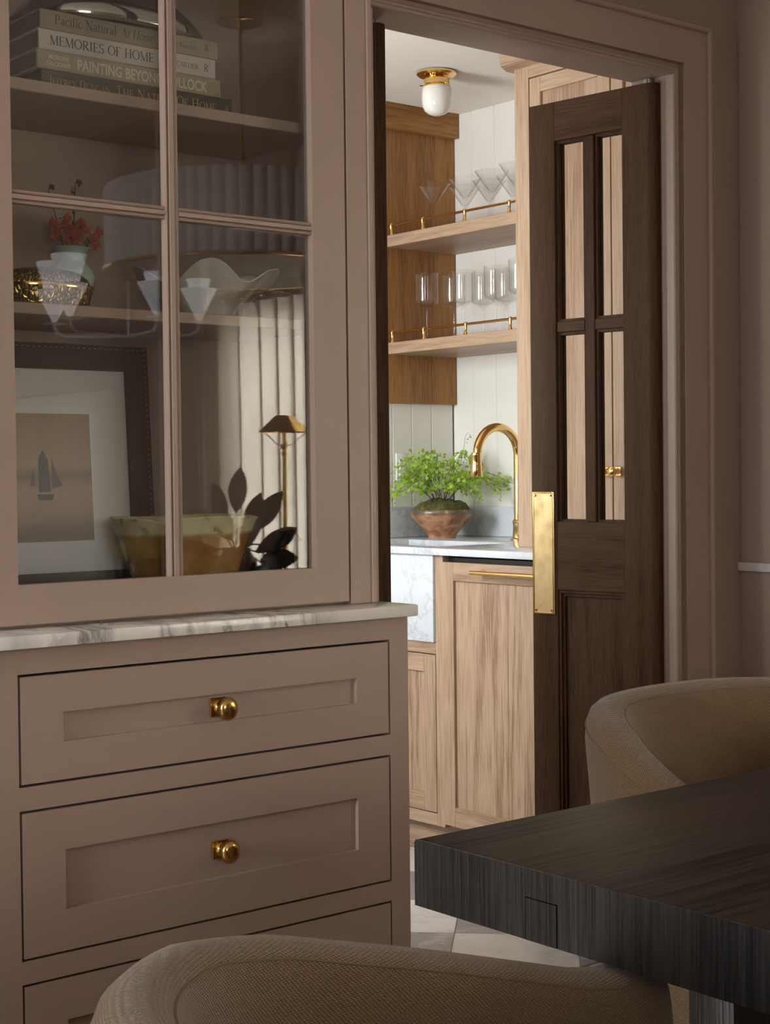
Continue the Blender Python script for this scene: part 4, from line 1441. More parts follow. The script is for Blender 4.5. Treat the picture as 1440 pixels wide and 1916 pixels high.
mart = [(0.0, 0.0), (0.034, 0.0), (0.0345, 0.0015), (0.012, 0.0035), (0.0045, 0.008), (0.0035, 0.02), (0.0035, 0.075), (0.005, 0.086), (0.010, 0.093), (0.033, 0.126), (0.0545, 0.158), (0.0535, 0.1585), (0.032, 0.128), (0.009, 0.0955), (0.0, 0.092)]
mart_spots = [(3.500, 3.991), (3.506, 3.842), (3.503, 3.713), (3.483, 3.581)]
mart_back = [(3.612, 3.960), (3.612, 3.842), (3.617, 3.735), (3.605, 3.60)]
wine = [(0.0, 0.0), (0.034, 0.0), (0.0345, 0.0015), (0.012, 0.0035), (0.0048, 0.008), (0.0038, 0.025), (0.0038, 0.095), (0.006, 0.108), (0.014, 0.116), (0.032, 0.1215), (0.0375, 0.127), (0.0385, 0.135), (0.0385, 0.225), (0.0375, 0.225), (0.0373, 0.136), (0.034, 0.128), (0.015, 0.1195), (0.0, 0.118)]
wine_f = [(3.500, 4.030), (3.545, 3.897), (3.510, 3.594), (3.556, 3.755)]
wine_b = [(3.590, 3.995), (3.640, 3.905), (3.642, 3.795), (3.634, 3.62)]


def glass_set(name, cat, group, prof, z, items):
    me = MB().lathe(prof, (0, 0, 0), 40).mesh(name, 'stemglass', (0, 0, 0), 60)
    for (x, y), lab in items:
        o = bpy.data.objects.new(name, me)
        COL.objects.link(o)
        o.location = (x, y, z + 0.0003)
        tag(o, lab, cat, group)


order = ['first', 'second', 'third', 'fourth']
glass_set('martini_glass', 'glass', 'martini glasses on the upper shelf', mart, 1.927,
          [(s, 'martini glass at the brass rail, %s from the honey oak panel' % w) for s, w in zip(mart_spots, order)] +
          [(s, 'martini glass by the white boards, %s from the honey oak panel' % w) for s, w in zip(mart_back, order)])
wf = sorted(wine_f, key=lambda p: -p[1])
wbk = sorted(wine_b, key=lambda p: -p[1])
glass_set('wine_glass', 'glass', 'wine glasses on the lower shelf', wine, 1.569,
          [(s, 'straight-sided wine glass at the brass rail, %s from the honey oak panel' % w) for s, w in zip(wf, order)] +
          [(s, 'straight-sided wine glass by the white boards, %s from the honey oak panel' % w) for s, w in zip(wbk, order)])

# ceiling lamp
lp = thing('ceiling_lamp', 'brass ceiling lamp with white opal glass dome', 'lamp', (3.293, 3.735, PZ))
part('canopy', MB().lathe([(0.0, 0.0), (0.058, 0.0), (0.062, -0.003), (0.062, -0.008), (0.056, -0.013), (0.030, -0.015), (0.026, -0.022), (0.0, -0.022)], (0, 0, -0.0005), 40), 'brass', lp, local=True)
fit = part('fitter', MB().lathe([(0.020, -0.018), (0.036, -0.020), (0.0395, -0.024), (0.0395, -0.040), (0.0425, -0.044), (0.0425, -0.048), (0.038, -0.048)], (0, 0, 0), 40), 'brass', lp, local=True)
for a in (0.4, 2.5, 4.6):
    part('thumb_screw', MB().tube([(0.040 * math.cos(a), 0.040 * math.sin(a), -0.043), (0.052 * math.cos(a), 0.052 * math.sin(a), -0.043)], 0.0022, 8), 'brass', fit, local=True)
for a in (0.9, 3.6):
    part('canopy_nut', MB().lathe([(0.0, -0.0185), (0.003, -0.018), (0.005, -0.013), (0.005, -0.010)], (0.045 * math.cos(a), 0.045 * math.sin(a), -0.002), 12), 'brass', lp, local=True)
part('globe', MB().lathe([(0.039, -0.044), (0.045, -0.052), (0.0470, -0.070), (0.0470, -0.090), (0.0445, -0.108), (0.037, -0.122), (0.024, -0.131), (0.010, -0.1355), (0.0, -0.136)], (0, 0, 0), 48), 'opal', lp, local=True, sharp=70)

# faucet
fc = thing('faucet', 'brass gooseneck faucet beside the fern', 'faucet', (3.560, 3.665, 0.9143))
part('base', MB().lathe([(0.0, 0.0), (0.026, 0.0), (0.026, 0.004), (0.019, 0.008), (0.017, 0.05), (0.019, 0.055), (0.019, 0.062), (0.016, 0.066)], (3.560, 3.665, 0.9143), 28), 'brass', fc)
Ra = 0.088
path = [(3.560, 3.665, 0.96), (3.560, 3.665, 1.10)] + [(3.560 - Ra + Ra * math.cos(a), 3.665, 1.185 + Ra * math.sin(a)) for a in [PI * k / 16 for k in range(0, 17)]] + [(3.560 - 2 * Ra - 0.002, 3.665, 1.175)]
part('neck', MB().tube(path, 0.0140, 20), 'brass', fc)
hx = 3.560 - 2 * Ra
part('spray_head', MB().lathe([(0.0, 0.0), (0.0185, 0.0), (0.020, 0.003), (0.0185, 0.030), (0.0165, 0.045), (0.0170, 0.048), (0.0165, 0.066), (0.0172, 0.068), (0.0155, 0.075), (0.0, 0.076)], (hx - 0.004, 3.665, 1.118), 28), 'brass', fc)
part('spray_button', MB().box(hx + 0.0135, hx + 0.018, 3.658, 3.672, 1.135, 1.160, 0.002), 'black', fc)
part('lever', MB().tube([(3.560, 3.648, 0.945), (3.560, 3.612, 0.952), (3.560, 3.602, 1.000)], 0.006, 12), 'brass', fc)

# switch plate
sw = thing('light_switch', 'white light switch plate on the boards behind the fern', 'switch', (3.50, 4.168, 1.096))
part('switch_plate', MB().box(3.474, 3.522, 4.165, 4.1715, 1.0955, 1.200, 0.002), 'switch', sw)
part('rocker', MB().box(3.486, 3.510, 4.162, 4.165, 1.118, 1.177, 0.001, 1), 'switch', sw)

# fern in its clay bowl
m_, nt, bb = new_mat('aged_clay')
nn = N(nt, 'ShaderNodeTexNoise', Scale=22.0, Detail=6.0, Distortion=0.8)
L(nt, coords(nt, (1, 1, 1.6)), nn.inputs['Vector'])
tcz = nt.nodes.new('ShaderNodeTexCoord')
sx = nt.nodes.new('ShaderNodeSeparateXYZ')
L(nt, tcz.outputs['Object'], sx.inputs[0])
clay = ramp(nt, nn.outputs['Fac'], [(0.25, (0.10, 0.045, 0.025)), (0.45, (0.33, 0.155, 0.075)), (0.62, (0.50, 0.27, 0.15)), (0.72, (0.30, 0.14, 0.08))])
rimf = ramp(nt, sx.outputs['Z'], [(0.074, (0, 0, 0)), (0.080, (1, 1, 1))])
mx = N(nt, 'ShaderNodeMixRGB')
L(nt, rimf, mx.inputs[0])
L(nt, clay, mx.inputs[1])
rc = ramp(nt, nn.outputs['Fac'], [(0.35, (0.10, 0.07, 0.05)), (0.6, (0.22, 0.14, 0.09)), (0.7, (0.5, 0.36, 0.24))])
L(nt, rc, mx.inputs[2])
L(nt, mx.outputs[0], bb.inputs['Base Color'])
bb.inputs['Roughness'].default_value = 0.3
bump(nt, bb, nn.outputs['Fac'], 0.15)
M['clay'] = m_
M['moss'] = plain('green_moss', (0.085, 0.085, 0.02), 0.95, var=0.6, vscale=140, bumps=1.0, bscale=260)
m_, nt, bb = new_mat('fern_leaf')
bb.inputs['Base Color'].default_value = (0.33, 0.54, 0.06, 1)
bb.inputs['Roughness'].default_value = 0.5
out = nt.nodes['Material Output']
trn = nt.nodes.new('ShaderNodeBsdfTranslucent')
trn.inputs[0].default_value = (0.58, 0.76, 0.10, 1)
ms = nt.nodes.new('ShaderNodeMixShader')
ms.inputs[0].default_value = 0.4
L(nt, bb.outputs[0], ms.inputs[1])
L(nt, trn.outputs[0], ms.inputs[2])
L(nt, ms.outputs[0], out.inputs[0])
M['fern'] = m_
M['fernstem'] = plain('dark_fern_stem', (0.05, 0.03, 0.02), 0.6)
fn = thing('potted_fern', 'maidenhair fern with moss in a wide clay bowl', 'potted plant', (3.548, 4.020, 0.9143))
part('pot', MB().lathe([(0.0, 0.0), (0.046, 0.0), (0.046, 0.006), (0.052, 0.014), (0.080, 0.046), (0.103, 0.072), (0.107, 0.078), (0.108, 0.090), (0.105, 0.094), (0.099, 0.094), (0.092, 0.084), (0.0, 0.078)], (0, 0, 0), 56), 'clay', fn, local=True, sharp=50)
mo = MB().lathe([(0.095, 0.084), (0.092, 0.098), (0.080, 0.112), (0.060, 0.122), (0.03, 0.127), (0.0, 0.128)], (0, 0, 0), 48, fx=lambda a, r, h: (r * (1 + 0.04 * math.sin(5 * a)), h + 0.014 * noise.noise(Vector((r * 40 * math.cos(a), r * 40 * math.sin(a), 0.3)))))
part('moss', mo, 'moss', fn, local=True)
rnd = random.Random(11)


def leaflet(mb, p, d, s):
    """little fan-shaped leaflet"""
    d = Vector(d).normalized()
    u = d.orthogonal().normalized()
    u = Matrix.Rotation(rnd.uniform(0, 2 * PI), 3, d) @ u
    n = u.cross(d)
    p = Vector(p)
    c = [p, p + d * s * 0.55 + u * s * 0.55, p + d * s * 0.95 + u * s * 0.30 + n * s * 0.1, p + d * s * 1.0 - u * s * 0.28 + n * s * 0.1, p + d * s * 0.55 - u * s * 0.55]
    mb.bm.faces.new([mb.bm.verts.new(q) for q in c])


# each frond: direction in plan, reach, height of its arch, droop
fronds = []
for k in range(24):
    a = 2 * PI * k / 24 * 1.0 + rnd.uniform(-0.12, 0.12)
    reach = rnd.uniform(0.07, 0.20)
    fronds.append((a, reach, rnd.uniform(0.07, 0.19), rnd.uniform(0.0, 0.10)))
# long ones that show in the photo
ca = math.radians(-38)      # towards the viewer's right, in plan
fronds += [(ca, 0.23, 0.115, 0.05), (ca + 0.15, 0.20, 0.10, 0.06), (ca + PI, 0.19, 0.12, 0.12), (ca + PI + 0.3, 0.17, 0.09, 0.13), (ca + PI - 0.3, 0.17, 0.13, 0.08)]
for (a, reach, hgt, droop) in fronds:
    dx, dy = math.cos(a), math.sin(a)
    lim = 0.100 if dy > 0.3 else 0.5
    reach_ = min(reach, lim / max(0.3, dy)) if dy > 0.3 else reach
    r0 = rnd.uniform(0.005, 0.03)
    pts = []
    for t in [i / 9 for i in range(10)]:
        rr = r0 + reach_ * t ** 1.25
        zz = 0.105 + hgt * math.sin(min(1.0, t * 1.15) * PI * 0.62) - droop * max(0, t - 0.55) ** 1.4 * 2.2
        pts.append(Vector((dx * rr + 0.006 * math.sin(3 * t + a), dy * rr, zz)))
    fo = part('frond', MB().tube(pts, [0.0011 - 0.0006 * i / 9 for i in range(10)], 4, caps=False), 'fernstem', fn, local=True)
    lf = MB()
    for i in range(3, 10):
        nleaf = 6
        for q in range(nleaf):
            side = Vector((-dy, dx, 0)) * rnd.uniform(-1, 1) + Vector((dx, dy, 0)) * rnd.uniform(-0.2, 0.5) + Vector((0, 0, rnd.uniform(-0.6, 0.5)))
            base = pts[i] + side * rnd.uniform(0.003, 0.034)
            leaflet(lf, base, side + Vector((0, 0, rnd.uniform(-0.4, 0.3))), rnd.uniform(0.009, 0.0155))
    part('leaflets', lf, 'fern', fo, local=True, kind='stuff')
# the thin bare stalk with a few small leaves
pts = [Vector((0.03, -0.01, 0.10)), Vector((0.055, -0.02, 0.20)), Vector((0.075, -0.028, 0.29)), Vector((0.083, -0.03, 0.34)), Vector((0.092, -0.034, 0.352))]
fo = part('frond', MB().tube(pts, 0.0007, 4, caps=False), 'fernstem', fn, local=True)
lf = MB()
for p in pts[2:]:
    for q in range(3):
        leaflet(lf, p + Vector((rnd.uniform(0, 0.012), 0, rnd.uniform(-0.02, 0.0))), (rnd.uniform(-0.5, 1), rnd.uniform(-0.5, 0.3), -0.4), 0.006)
part('leaflets', lf, 'fern', fo, local=True, kind='stuff')

# ================================================================ table and chairs
tb = thing('dining_table', 'heavy black oak dining table with thick top', 'table', (1.91, 0.70, 0))
TX0, TX1, TY0, TY1, TZ0, TZ1 = 1.040, 2.78, 0.175, 1.2255, 0.693, 0.760
nw = (0.500, 0.540)
part('tabletop', MB().box(TX0 + 0.003, TX1 - 0.003, TY0, TY1, 0.7336, TZ1, 0.0025).box(TX0 + 0.0222, TX1 - 0.0222, TY0 + 0.001, TY1 - 0.001, TZ0, 0.7340), 'ebony_x', tb)
for s in (0, 1):
    xa, xb = (TX0, TX0 + 0.0222) if s == 0 else (TX1 - 0.0222, TX1)
    # end board with the two housings for the tenons
    pr = [(TY0 + 0.002, TZ1), (TY0, TZ1 - 0.003), (TY0, TZ0), (0.336, TZ0), (0.336, 0.7335), (0.376, 0.7335), (0.376, TZ0), (1.0245, TZ0), (1.0245, 0.7335), (1.0665, 0.7335), (1.0665, TZ0), (TY1, TZ0), (TY1, TZ1 - 0.003), (TY1 - 0.002, TZ1)]
    xe0, xe1 = (TX0, TX0 + 0.0032) if s == 0 else (TX1 - 0.0032, TX1)
    eb_ = MB().prism(pr, 'X', xe0, xe1)
    for (a, b) in ((TY0 + 0.001, 0.336), (0.376, 1.0245), (1.0665, TY1 - 0.001)):
        eb_.box(min(xe1, xb) if s == 0 else xa, xb if s == 0 else xe0, a, b, TZ0, 0.7335)
    part('end_board', eb_, 'ebony_z', tb)
    for (a, b) in ((1.0260, 1.0655), (0.3370, 0.3750)):
        part('tenon', MB().box(xa - (0.0004 if s == 0 else 0.0), xb + (0.0 if s == 0 else 0.0004), a, b, TZ0, 0.7325), 'ebony_z', tb)
for (x0, x1) in ((1.36, 1.43), (2.40, 2.47)):
    for (y0, y1) in ((0.262, 0.324), (1.078, 1.140)):
        part('leg', MB().box(x0, x1, y0, y1, 0.001, TZ0, 0.002), 'ebony_z', tb)
    part('cross_rail', MB().box(x0 + 0.012, x1 - 0.012, 0.324, 1.078, 0.06, 0.13, 0.002), 'ebony_x', tb)

M['chairleg'] = plain('dark_chair_feet', (0.03, 0.02, 0.015), 0.5)


def tub_chair(label, pts):
    c = thing('tub_chair', label, 'chair', group='tan woven tub chairs at the table')
    ax, by, p = 0.30, 0.305, 2.3
    plan = []
    xf = 0.35
    for i in range(9):
        plan.append((xf - (xf - 0.0) * i / 9, -by))
    for i in range(41):
        a = PI * (i / 40.0)
        ca_, sa = math.cos(a), math.sin(a)
        e = 2.0 / p
        x = -ax * abs(sa) ** e
        y = -by * abs(ca_) ** e * (1 if ca_ > 0 else -1)
        plan.append((x, y))
    for i in range(1, 10):
        plan.append(((xf) * i / 9, by))
    n = len(plan)

    def crest(x):
        for (a, ha), (b, hb) in zip(pts, pts[1:]):
            if x <= b:
                t = max(0, (x - a) / (b - a))
                return ha + (hb - ha) * t
        return pts[-1][1]
    norm = []
    for i in range(n):
        a, b = Vector(plan[max(0, i - 1)]), Vector(plan[min(n - 1, i + 1)])
        d = (b - a).normalized()
        norm.append(Vector((d.y, -d.x)))
    # crest must run inwards
    cen = Vector((0.05, 0))
    rows = []
    seam_o, seam_i = [], []
    for i in range(n):
        P = Vector(plan[i])
        nv = norm[i]
        if nv.dot(cen - P) < 0:
            nv = -nv
        h = crest(P.x)
        sec = [(0.060, 0.10), (0.045, 0.28), (0.022, 0.48), (0.006, h - 0.12), (0.0, h - 0.045), (0.0015, h - 0.026), (0.007, h - 0.011), (0.016, h - 0.003), (0.027, h), (0.040, h - 0.0015), (0.051, h - 0.007), (0.057, h - 0.013), (0.062, h - 0.028), (0.068, h - 0.06), (0.084, h - 0.15), (0.110, 0.42), (0.113, 0.38)]
        rows.append([(P.x + nv.x * o_, P.y + nv.y * o_, z) for o_, z in sec])
        seam_o.append((P.x + nv.x * 0.001, P.y + nv.y * 0.001, h - 0.028))
        seam_i.append((P.x + nv.x * 0.0562, P.y + nv.y * 0.0562, h - 0.0125))

    def endcap(row, sgn):
        out = []
        cx = sum(v[1] for v in row) / len(row)
        cz0, cz1 = row[0][2], max(v[2] for v in row)
        for k in range(1, 6):
            th = PI / 2 * k / 5
            f = math.cos(th)
            dx = 0.034 * math.sin(th)
            r2 = []
            for v in row:
                yy = cx + (v[1] - cx) * max(0.02, f)
                zz = v[2] if v[2] < cz1 - 0.06 else v[2] - (1 - f) * 0.028
                r2.append((v[0] + dx, yy, zz))
            out.append(r2)
        return out
    rows = endcap(rows[0], 1)[::-1] + rows + endcap(rows[-1], 1)
    part('shell', MB().grid(rows), 'fabric', c, local=True, sharp=80)
    part('seam', MB().tube(seam_o, 0.0013, 6), 'seam', c, local=True)
    part('seam', MB().tube(seam_i, 0.0013, 6), 'seam', c, local=True)
    for idx in (9 + 9, 9 + 31):
        P = Vector(plan[idx])
        nv = norm[idx]
        if nv.dot(cen - P) < 0:
            nv = -nv
        h = crest(P.x)
        part('seam', MB().tube([(P.x + nv.x * o_, P.y + nv.y * o_, z) for o_, z in ((0.0562, h - 0.0125), (0.0676, h - 0.06), (0.0836, h - 0.15), (0.1095, 0.44))], 0.0013, 6), 'seam', c, local=True)
    # seat cushion
    sp_ = [(-0.20 + 0.0, -0.195)]
    plan_s = []
    for i in range(41):
        a = 2 * PI * i / 40
        e = 2 / 3.2
        plan_s.append((0.075 + 0.265 * math.copysign(abs(math.cos(a)) ** e, math.cos(a)), 0.188 * math.copysign(abs(math.sin(a)) ** e, math.sin(a))))
    plan_s = plan_s[:-1]
    rr = []
    for k, z in ((0.0, 0.33), (0.9, 0.33), (0.98, 0.345), (1.0, 0.38), (1.0, 0.42), (0.97, 0.445), (0.85, 0.455), (0.0, 0.46)):
        rr.append([(0.075 + (x - 0.075) * max(k, 0.01), y * max(k, 0.01), z) for x, y in plan_s])
    part('seat', MB().grid(rr, closed_v=True), 'fabric', c, local=True, sharp=60)
    part('underframe', MB().box(-0.18, 0.30, -0.19, 0.19, 0.13, 0.325, 0.02), 'fabric', c, local=True)
    for sx_ in (-0.15, 0.27):
        for sy_ in (-0.17, 0.17):
            part('foot', MB().lathe([(0.0, 0.0005), (0.016, 0.0005), (0.022, 0.135), (0.0, 0.135)], (sx_, sy_, 0.0), 14), 'chairleg', c, local=True)
    return c


ch = tub_chair('tan tub chair in front of the taupe drawers', [(-0.30, 0.806), (-0.24, 0.806), (-0.15, 0.802), (-0.05, 0.785), (0.10, 0.745), (0.25, 0.700), (0.29, 0.688), (0.40, 0.680)])
ch.location = (0.735, 0.702, 0)
ch2 = tub_chair('tan tub chair behind the table beside the dark door', [(-0.30, 0.806), (-0.24, 0.804), (-0.15, 0.785), (-0.05, 0.742), (0.04, 0.705), (0.09, 0.689), (0.40, 0.675)])
ch2.location = (1.865, 1.336, 0)
ch2.rotation_euler = (0, 0, R(-90))

# ================================================================ the rest of the dining room, mirrored in the cabinet glass
# linen curtain on a brass pole
m_ = bpy.data.materials.new('natural_linen')
m_.use_nodes = True
nt = m_.node_tree
for n_ in list(nt.nodes):
    nt.nodes.remove(n_)
out = nt.nodes.new('ShaderNodeOutputMaterial')
df = nt.nodes.new('ShaderNodeBsdfDiffuse')
tl = nt.nodes.new('ShaderNodeBsdfTranslucent')
mxs = nt.nodes.new('ShaderNodeMixShader')
mxs.inputs[0].default_value = 0.55
nn = N(nt, 'ShaderNodeTexNoise', Scale=120.0, Detail=3.0)
L(nt, coords(nt, (1, 1, 3)), nn.inputs['Vector'])
cl = ramp(nt, nn.outputs['Fac'], [(0.3, (0.60, 0.54, 0.47)), (0.7, (0.78, 0.73, 0.66))])
L(nt, cl, df.inputs[0])
L(nt, cl, tl.inputs[0])
L(nt, df.outputs[0], mxs.inputs[1])
L(nt, tl.outputs[0], mxs.inputs[2])
L(nt, mxs.outputs[0], out.inputs[0])
M['curtain'] = m_
rows = []
NY = 300
for k in range(18):
    z = 0.015 + (1.700 - 0.015) * k / 17
    row = []
    for i in range(NY + 1):
        t = i / NY
        y = -0.32 + 1.23 * t
        ph = 2 * PI * t * 12 + 1.1 * math.sin(2 * PI * t * 2.3) + 0.35 * math.sin(3 * z + 5 * t)
        amp = 0.024 + 0.008 * math.sin(7 * t + 1.0)
        row.append((3.016 + amp * math.sin(ph), y + 0.015 * math.sin(2 * ph), z))
    rows.append(row)
cu = thing('curtain', 'tall pleated linen curtain mirrored in the cabinet glass', 'curtain', (3.022, 0.3, 0.015))
co = part('cloth', MB().grid(rows), 'curtain', cu, sharp=180)
rows = []
for k in range(10):
    z = 0.62 + (1.452 - 0.62) * k / 9
    rows.append([(3.030 + 0.012 * math.sin(2 * PI * i / 150 * 13 + 0.8 * math.sin(i * 0.05)), -2.02 + 1.08 * i / 150, z + (0.006 * math.cos(2 * PI * i / 150 * 13) if k == 9 else 0)) for i in range(151)])
single('curtain', MB().grid(rows), 'curtain', 'short pleated linen curtain over the low window behind the table', 'curtain', sharp=180)
cr_ = thing('curtain_pole', 'thin brass pole of the short linen curtain', 'curtain pole', (3.03, -1.48, 1.46))
part('pole', MB().tube([(3.030, -2.06, 1.462), (3.030, -0.90, 1.462)], 0.006, 10), 'brass', cr_)
for y in (-2.04, -0.92):
    part('bracket', MB().tube([(3.030, y, 1.462), (XW, y, 1.462)], 0.004, 8), 'brass', cr_)
rd = thing('curtain_pole', 'brass curtain pole with rings above the tall linen curtain', 'curtain pole', (3.0, 0.3, 1.73))
part('pole', MB().tube([(3.018, -0.40, 1.735), (3.018, 1.02, 1.735)], 0.008, 12), 'brass', rd)
for y in (-0.40, 1.02):
    part('finial', MB().sphere((3.018, y, 1.735), 0.016, 0.016, 0.016), 'brass', rd)
for y in (-0.36, 0.98):
    part('bracket', MB().tube([(3.018, y, 1.735), (XW, y, 1.735)], 0.006, 8), 'brass', rd)
for i in range(11):
    y = -0.28 + 1.15 * i / 10
    part('ring', MB().tube([(3.018 + 0.013 * math.cos(2 * PI * k / 12), y, 1.730 + 0.013 * math.sin(2 * PI * k / 12)) for k in range(13)], 0.0016, 5), 'brass', rd)

m_, nt, bb = new_mat('white_cone_added_glow')
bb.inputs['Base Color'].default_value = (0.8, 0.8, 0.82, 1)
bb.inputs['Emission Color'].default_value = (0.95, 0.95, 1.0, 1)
bb.inputs['Emission Strength'].default_value = 0.8  # glow added to the shades so their mirror image shows in the glass
M['added_glow_cone'] = m_
# fluted drum pendant with cone candle arms
M['plaster'] = plain('grey_white_plaster', (0.55, 0.55, 0.57), 0.7)
M['dish'] = plain('smoke_grey_dish', (0.085, 0.072, 0.064), 0.6, spec=0.2)
M['white_metal'] = plain('white_enamel', (0.78, 0.78, 0.80), 0.35)
pd = thing('drum_pendant', 'fluted drum pendant with white cone arms mirrored in the glass', 'pendant lamp', (2.545, 0.65, 1.69))
part('canopy', MB().lathe([(0.0, 2.439), (0.066, 2.439), (0.066, 2.392), (0.060, 2.388), (0.0, 2.388)], (2.545, 0.65, 0), 32), 'brass', pd)
part('rod', MB().tube([(2.545, 0.65, 2.39), (2.545, 0.65, 1.71)], 0.006, 10), 'brass_dark', pd)
RD = 0.372
NF = 66
fl_rows = []
for z, k in ((1.708, 1.0), (1.92, 1.0), (1.926, 0.992), (1.926, 0.90), (1.708, 0.90)):
    fl_rows.append([(2.545 + (RD * k + 0.010 * abs(math.sin(NF / 2 * a))) * math.cos(a), 0.65 + (RD * k + 0.010 * abs(math.sin(NF / 2 * a))) * math.sin(a), z) for a in [2 * PI * i / (NF * 8) for i in range(NF * 8)]])
part('fluted_drum', MB().grid(fl_rows, closed_v=True), 'plaster', pd, sharp=50)
part('dish', MB().lathe([(0.0, 1.695), (0.384, 1.695), (0.386, 1.700), (0.384, 1.706), (0.0, 1.706)], (2.545, 0.65, 0), 64), 'dish', pd)
part('rim', MB().tube([(2.545 + 0.387 * math.cos(2 * PI * i / 96), 0.65 + 0.387 * math.sin(2 * PI * i / 96), 1.7005) for i in range(97)], 0.006, 8), 'brass', pd)
H = Vector((2.36, 0.335, 1.534))
part('stem', MB().tube([H, (H.x, H.y, 1.697)], 0.004, 10), 'white_metal', pd)
r_ = Vector((0.773, 0.635, 0))
q_ = Vector((-0.635, 0.773, 0))
for (dr, dq) in ((-0.212, 0.0), (0.203, 0.0), (-0.137, 0.16), (0.105, 0.17)):
    e = H + r_ * dr + q_ * dq
    d_ = (e - H)
    dl = d_.length
    d_.normalize()
    pts = [H, H + d_ * (dl - 0.035)] + [H + d_ * (dl - 0.035 + 0.035 * math.sin(a)) + Vector((0, 0, 0.035 * (1 - math.cos(a)))) for a in [PI / 2 * k / 5 for k in range(1, 6)]]
    ar = part('arm', MB().tube(pts, 0.0045, 10), 'white_metal', pd)
    part('saucer', MB().lathe([(0.0, 0.0), (0.034, 0.003), (0.034, 0.005), (0.0, 0.006)], (e.x, e.y, e.z + 0.034), 24), 'white_metal', ar)
    part('cone', MB().lathe([(0.004, 0.038), (0.052, 0.133), (0.051, 0.133), (0.003, 0.040)], (e.x, e.y, e.z), 36), 'added_glow_cone', ar)
    part('cone', MB().lathe([(0.003, 0.050), (0.050, 0.214), (0.049, 0.214), (0.002, 0.054)], (e.x, e.y, e.z), 36), 'added_glow_cone', ar)

# slim brass floor lamp by the curtain
fp = thing('floor_lamp', 'slim brass floor lamp before the tall linen curtain', 'lamp', (2.88, 0.372, 0))
part('base', MB().lathe([(0.0, 0.0005), (0.085, 0.0005), (0.085, 0.012), (0.03, 0.02), (0.0, 0.02)], (2.88, 0.372, 0), 32), 'brass_dark', fp)
part('pole', MB().tube([(2.88, 0.372, 0.018), (2.88, 0.372, 1.262)], 0.0075, 12), 'brass_dark', fp)
part('collar', MB().sphere((2.88, 0.372, 1.218), 0.012, 0.012, 0.013).lathe([(0.0, 1.20), (0.011, 1.20), (0.009, 1.19), (0.0, 1.19)], (2.88, 0.372, 0), 16), 'brass_dark', fp)
for a in (0.2, 2.3, 4.4):
    part('shade_carrier', MB().tube([(2.88, 0.372, 1.215), (2.88 + 0.03 * math.cos(a), 0.372 + 0.03 * math.sin(a), 1.228), (2.88 + 0.076 * math.cos(a), 0.372 + 0.076 * math.sin(a), 1.263)], 0.0016, 5), 'brass_dark', fp)
part('lamp_shade', MB().lathe([(0.080, 1.261), (0.079, 1.264), (0.028, 1.3125), (0.026, 1.3125), (0.077, 1.261)], (2.88, 0.372, 0), 40), 'brass_dark', fp)

# leafy arrangement and mossy pot on the table
M['magnolia'] = plain('dark_magnolia_leaf', (0.035, 0.04, 0.02), 0.35)
M['dark_pot'] = plain('dark_stoneware', (0.03, 0.027, 0.025), 0.3)
mv = thing('leaf_vase', 'dark vase of broad magnolia leaves on the table', 'vase', (2.545, 0.60, 0.7603))
part('vase_body', MB().lathe([(0.0, 0.0), (0.045, 0.0), (0.060, 0.03), (0.066, 0.08), (0.055, 0.13), (0.04, 0.155), (0.042, 0.165), (0.036, 0.165), (0.034, 0.15), (0.0, 0.14)], (0, 0, 0), 32), 'dark_pot', mv, local=True, sharp=60)
rnd = random.Random(21)
leaves = [(0.0, 0.33, 85), (0.10, 0.26, 55), (-0.06, 0.29, 105), (0.13, 0.20, 25), (0.12, 0.13, 5), (0.10, 0.17, 35), (-0.09, 0.24, 140), (-0.10, 0.18, 165), (0.05, 0.24, 70), (-0.03, 0.22, 120), (0.08, 0.10, -20), (0.03, 0.18, 60), (-0.06, 0.13, 190)]
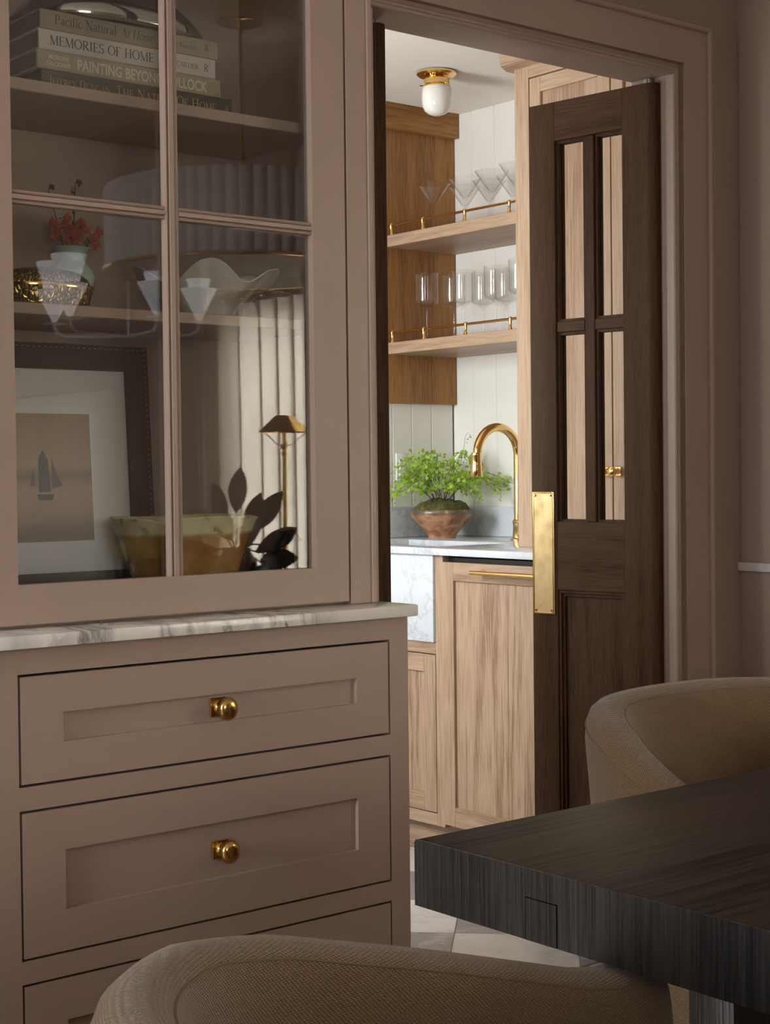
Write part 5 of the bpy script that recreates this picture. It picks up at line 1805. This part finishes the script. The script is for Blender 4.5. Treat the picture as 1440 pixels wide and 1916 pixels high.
for (lx, lz, deg) in leaves:
    dirv = (r_ * math.cos(R(deg)) + Vector((0, 0, math.sin(R(deg)))) + q_ * rnd.uniform(-0.35, 0.35)).normalized()
    side = dirv.cross(q_).normalized()
    base = r_ * lx * 0.55 + Vector((0, 0, lz * 0.72 + 0.03))
    ln, wd = rnd.uniform(0.11, 0.14), rnd.uniform(0.045, 0.06)
    tilt = rnd.uniform(-0.5, 0.5)
    nrm = (q_ + side * tilt).normalized()
    sd = dirv.cross(nrm).normalized()
    lrows = []
    for i in range(9):
        t = i / 8
        w = wd / 2 * math.sin(PI * min(1, t * 0.96 + 0.04)) ** 0.8
        cpt = base + dirv * ln * t + nrm * 0.02 * math.sin(PI * t)
        lrows.append([cpt - sd * w + nrm * w * 0.3, cpt, cpt + sd * w + nrm * w * 0.3])
    part('leaf', MB().grid(lrows), 'magnolia', mv, local=True, sharp=80)
    part('twig', MB().tube([Vector((0, 0, 0.15)), base * 0.6 + Vector((0, 0, 0.07)), base], 0.0022, 5), 'magnolia', mv, local=True)
mp_ = thing('moss_pot', 'dark pot of yellow-green moss and twigs on the table', 'potted plant', (2.235, 0.62, 0.7603))
part('pot', MB().lathe([(0.0, 0.0), (0.055, 0.0), (0.062, 0.01), (0.080, 0.08), (0.084, 0.150), (0.080, 0.158), (0.076, 0.150), (0.0, 0.14)], (0, 0, 0), 36), 'dark_pot', mp_, local=True, sharp=60)
mo = MB().lathe([(0.082, 0.150), (0.090, 0.165), (0.075, 0.190), (0.05, 0.205), (0.0, 0.212)], (0, 0, 0), 40, fx=lambda a, r, h: (r * (1 + 0.12 * noise.noise(Vector((9 * math.cos(a), 9 * math.sin(a), h * 60)))), h + 0.012 * noise.noise(Vector((r * 80 * math.cos(a), r * 80 * math.sin(a), 1)))))
part('moss', mo, plain('yellow_moss', (0.40, 0.36, 0.12), 0.95, var=0.5, vscale=120, bumps=1.0, bscale=200), mp_, local=True)
for k in range(5):
    a = rnd.uniform(0, 2 * PI)
    pts = [Vector((0, 0, 0.19)), Vector((0.05 * math.cos(a), 0.05 * math.sin(a), 0.25)), Vector((0.10 * math.cos(a), 0.10 * math.sin(a), 0.265 + 0.02 * k)), Vector((0.15 * math.cos(a), 0.15 * math.sin(a), 0.235 + 0.02 * k))]
    part('twig', MB().tube(pts, 0.0012, 5), 'fernstem', mp_, local=True)
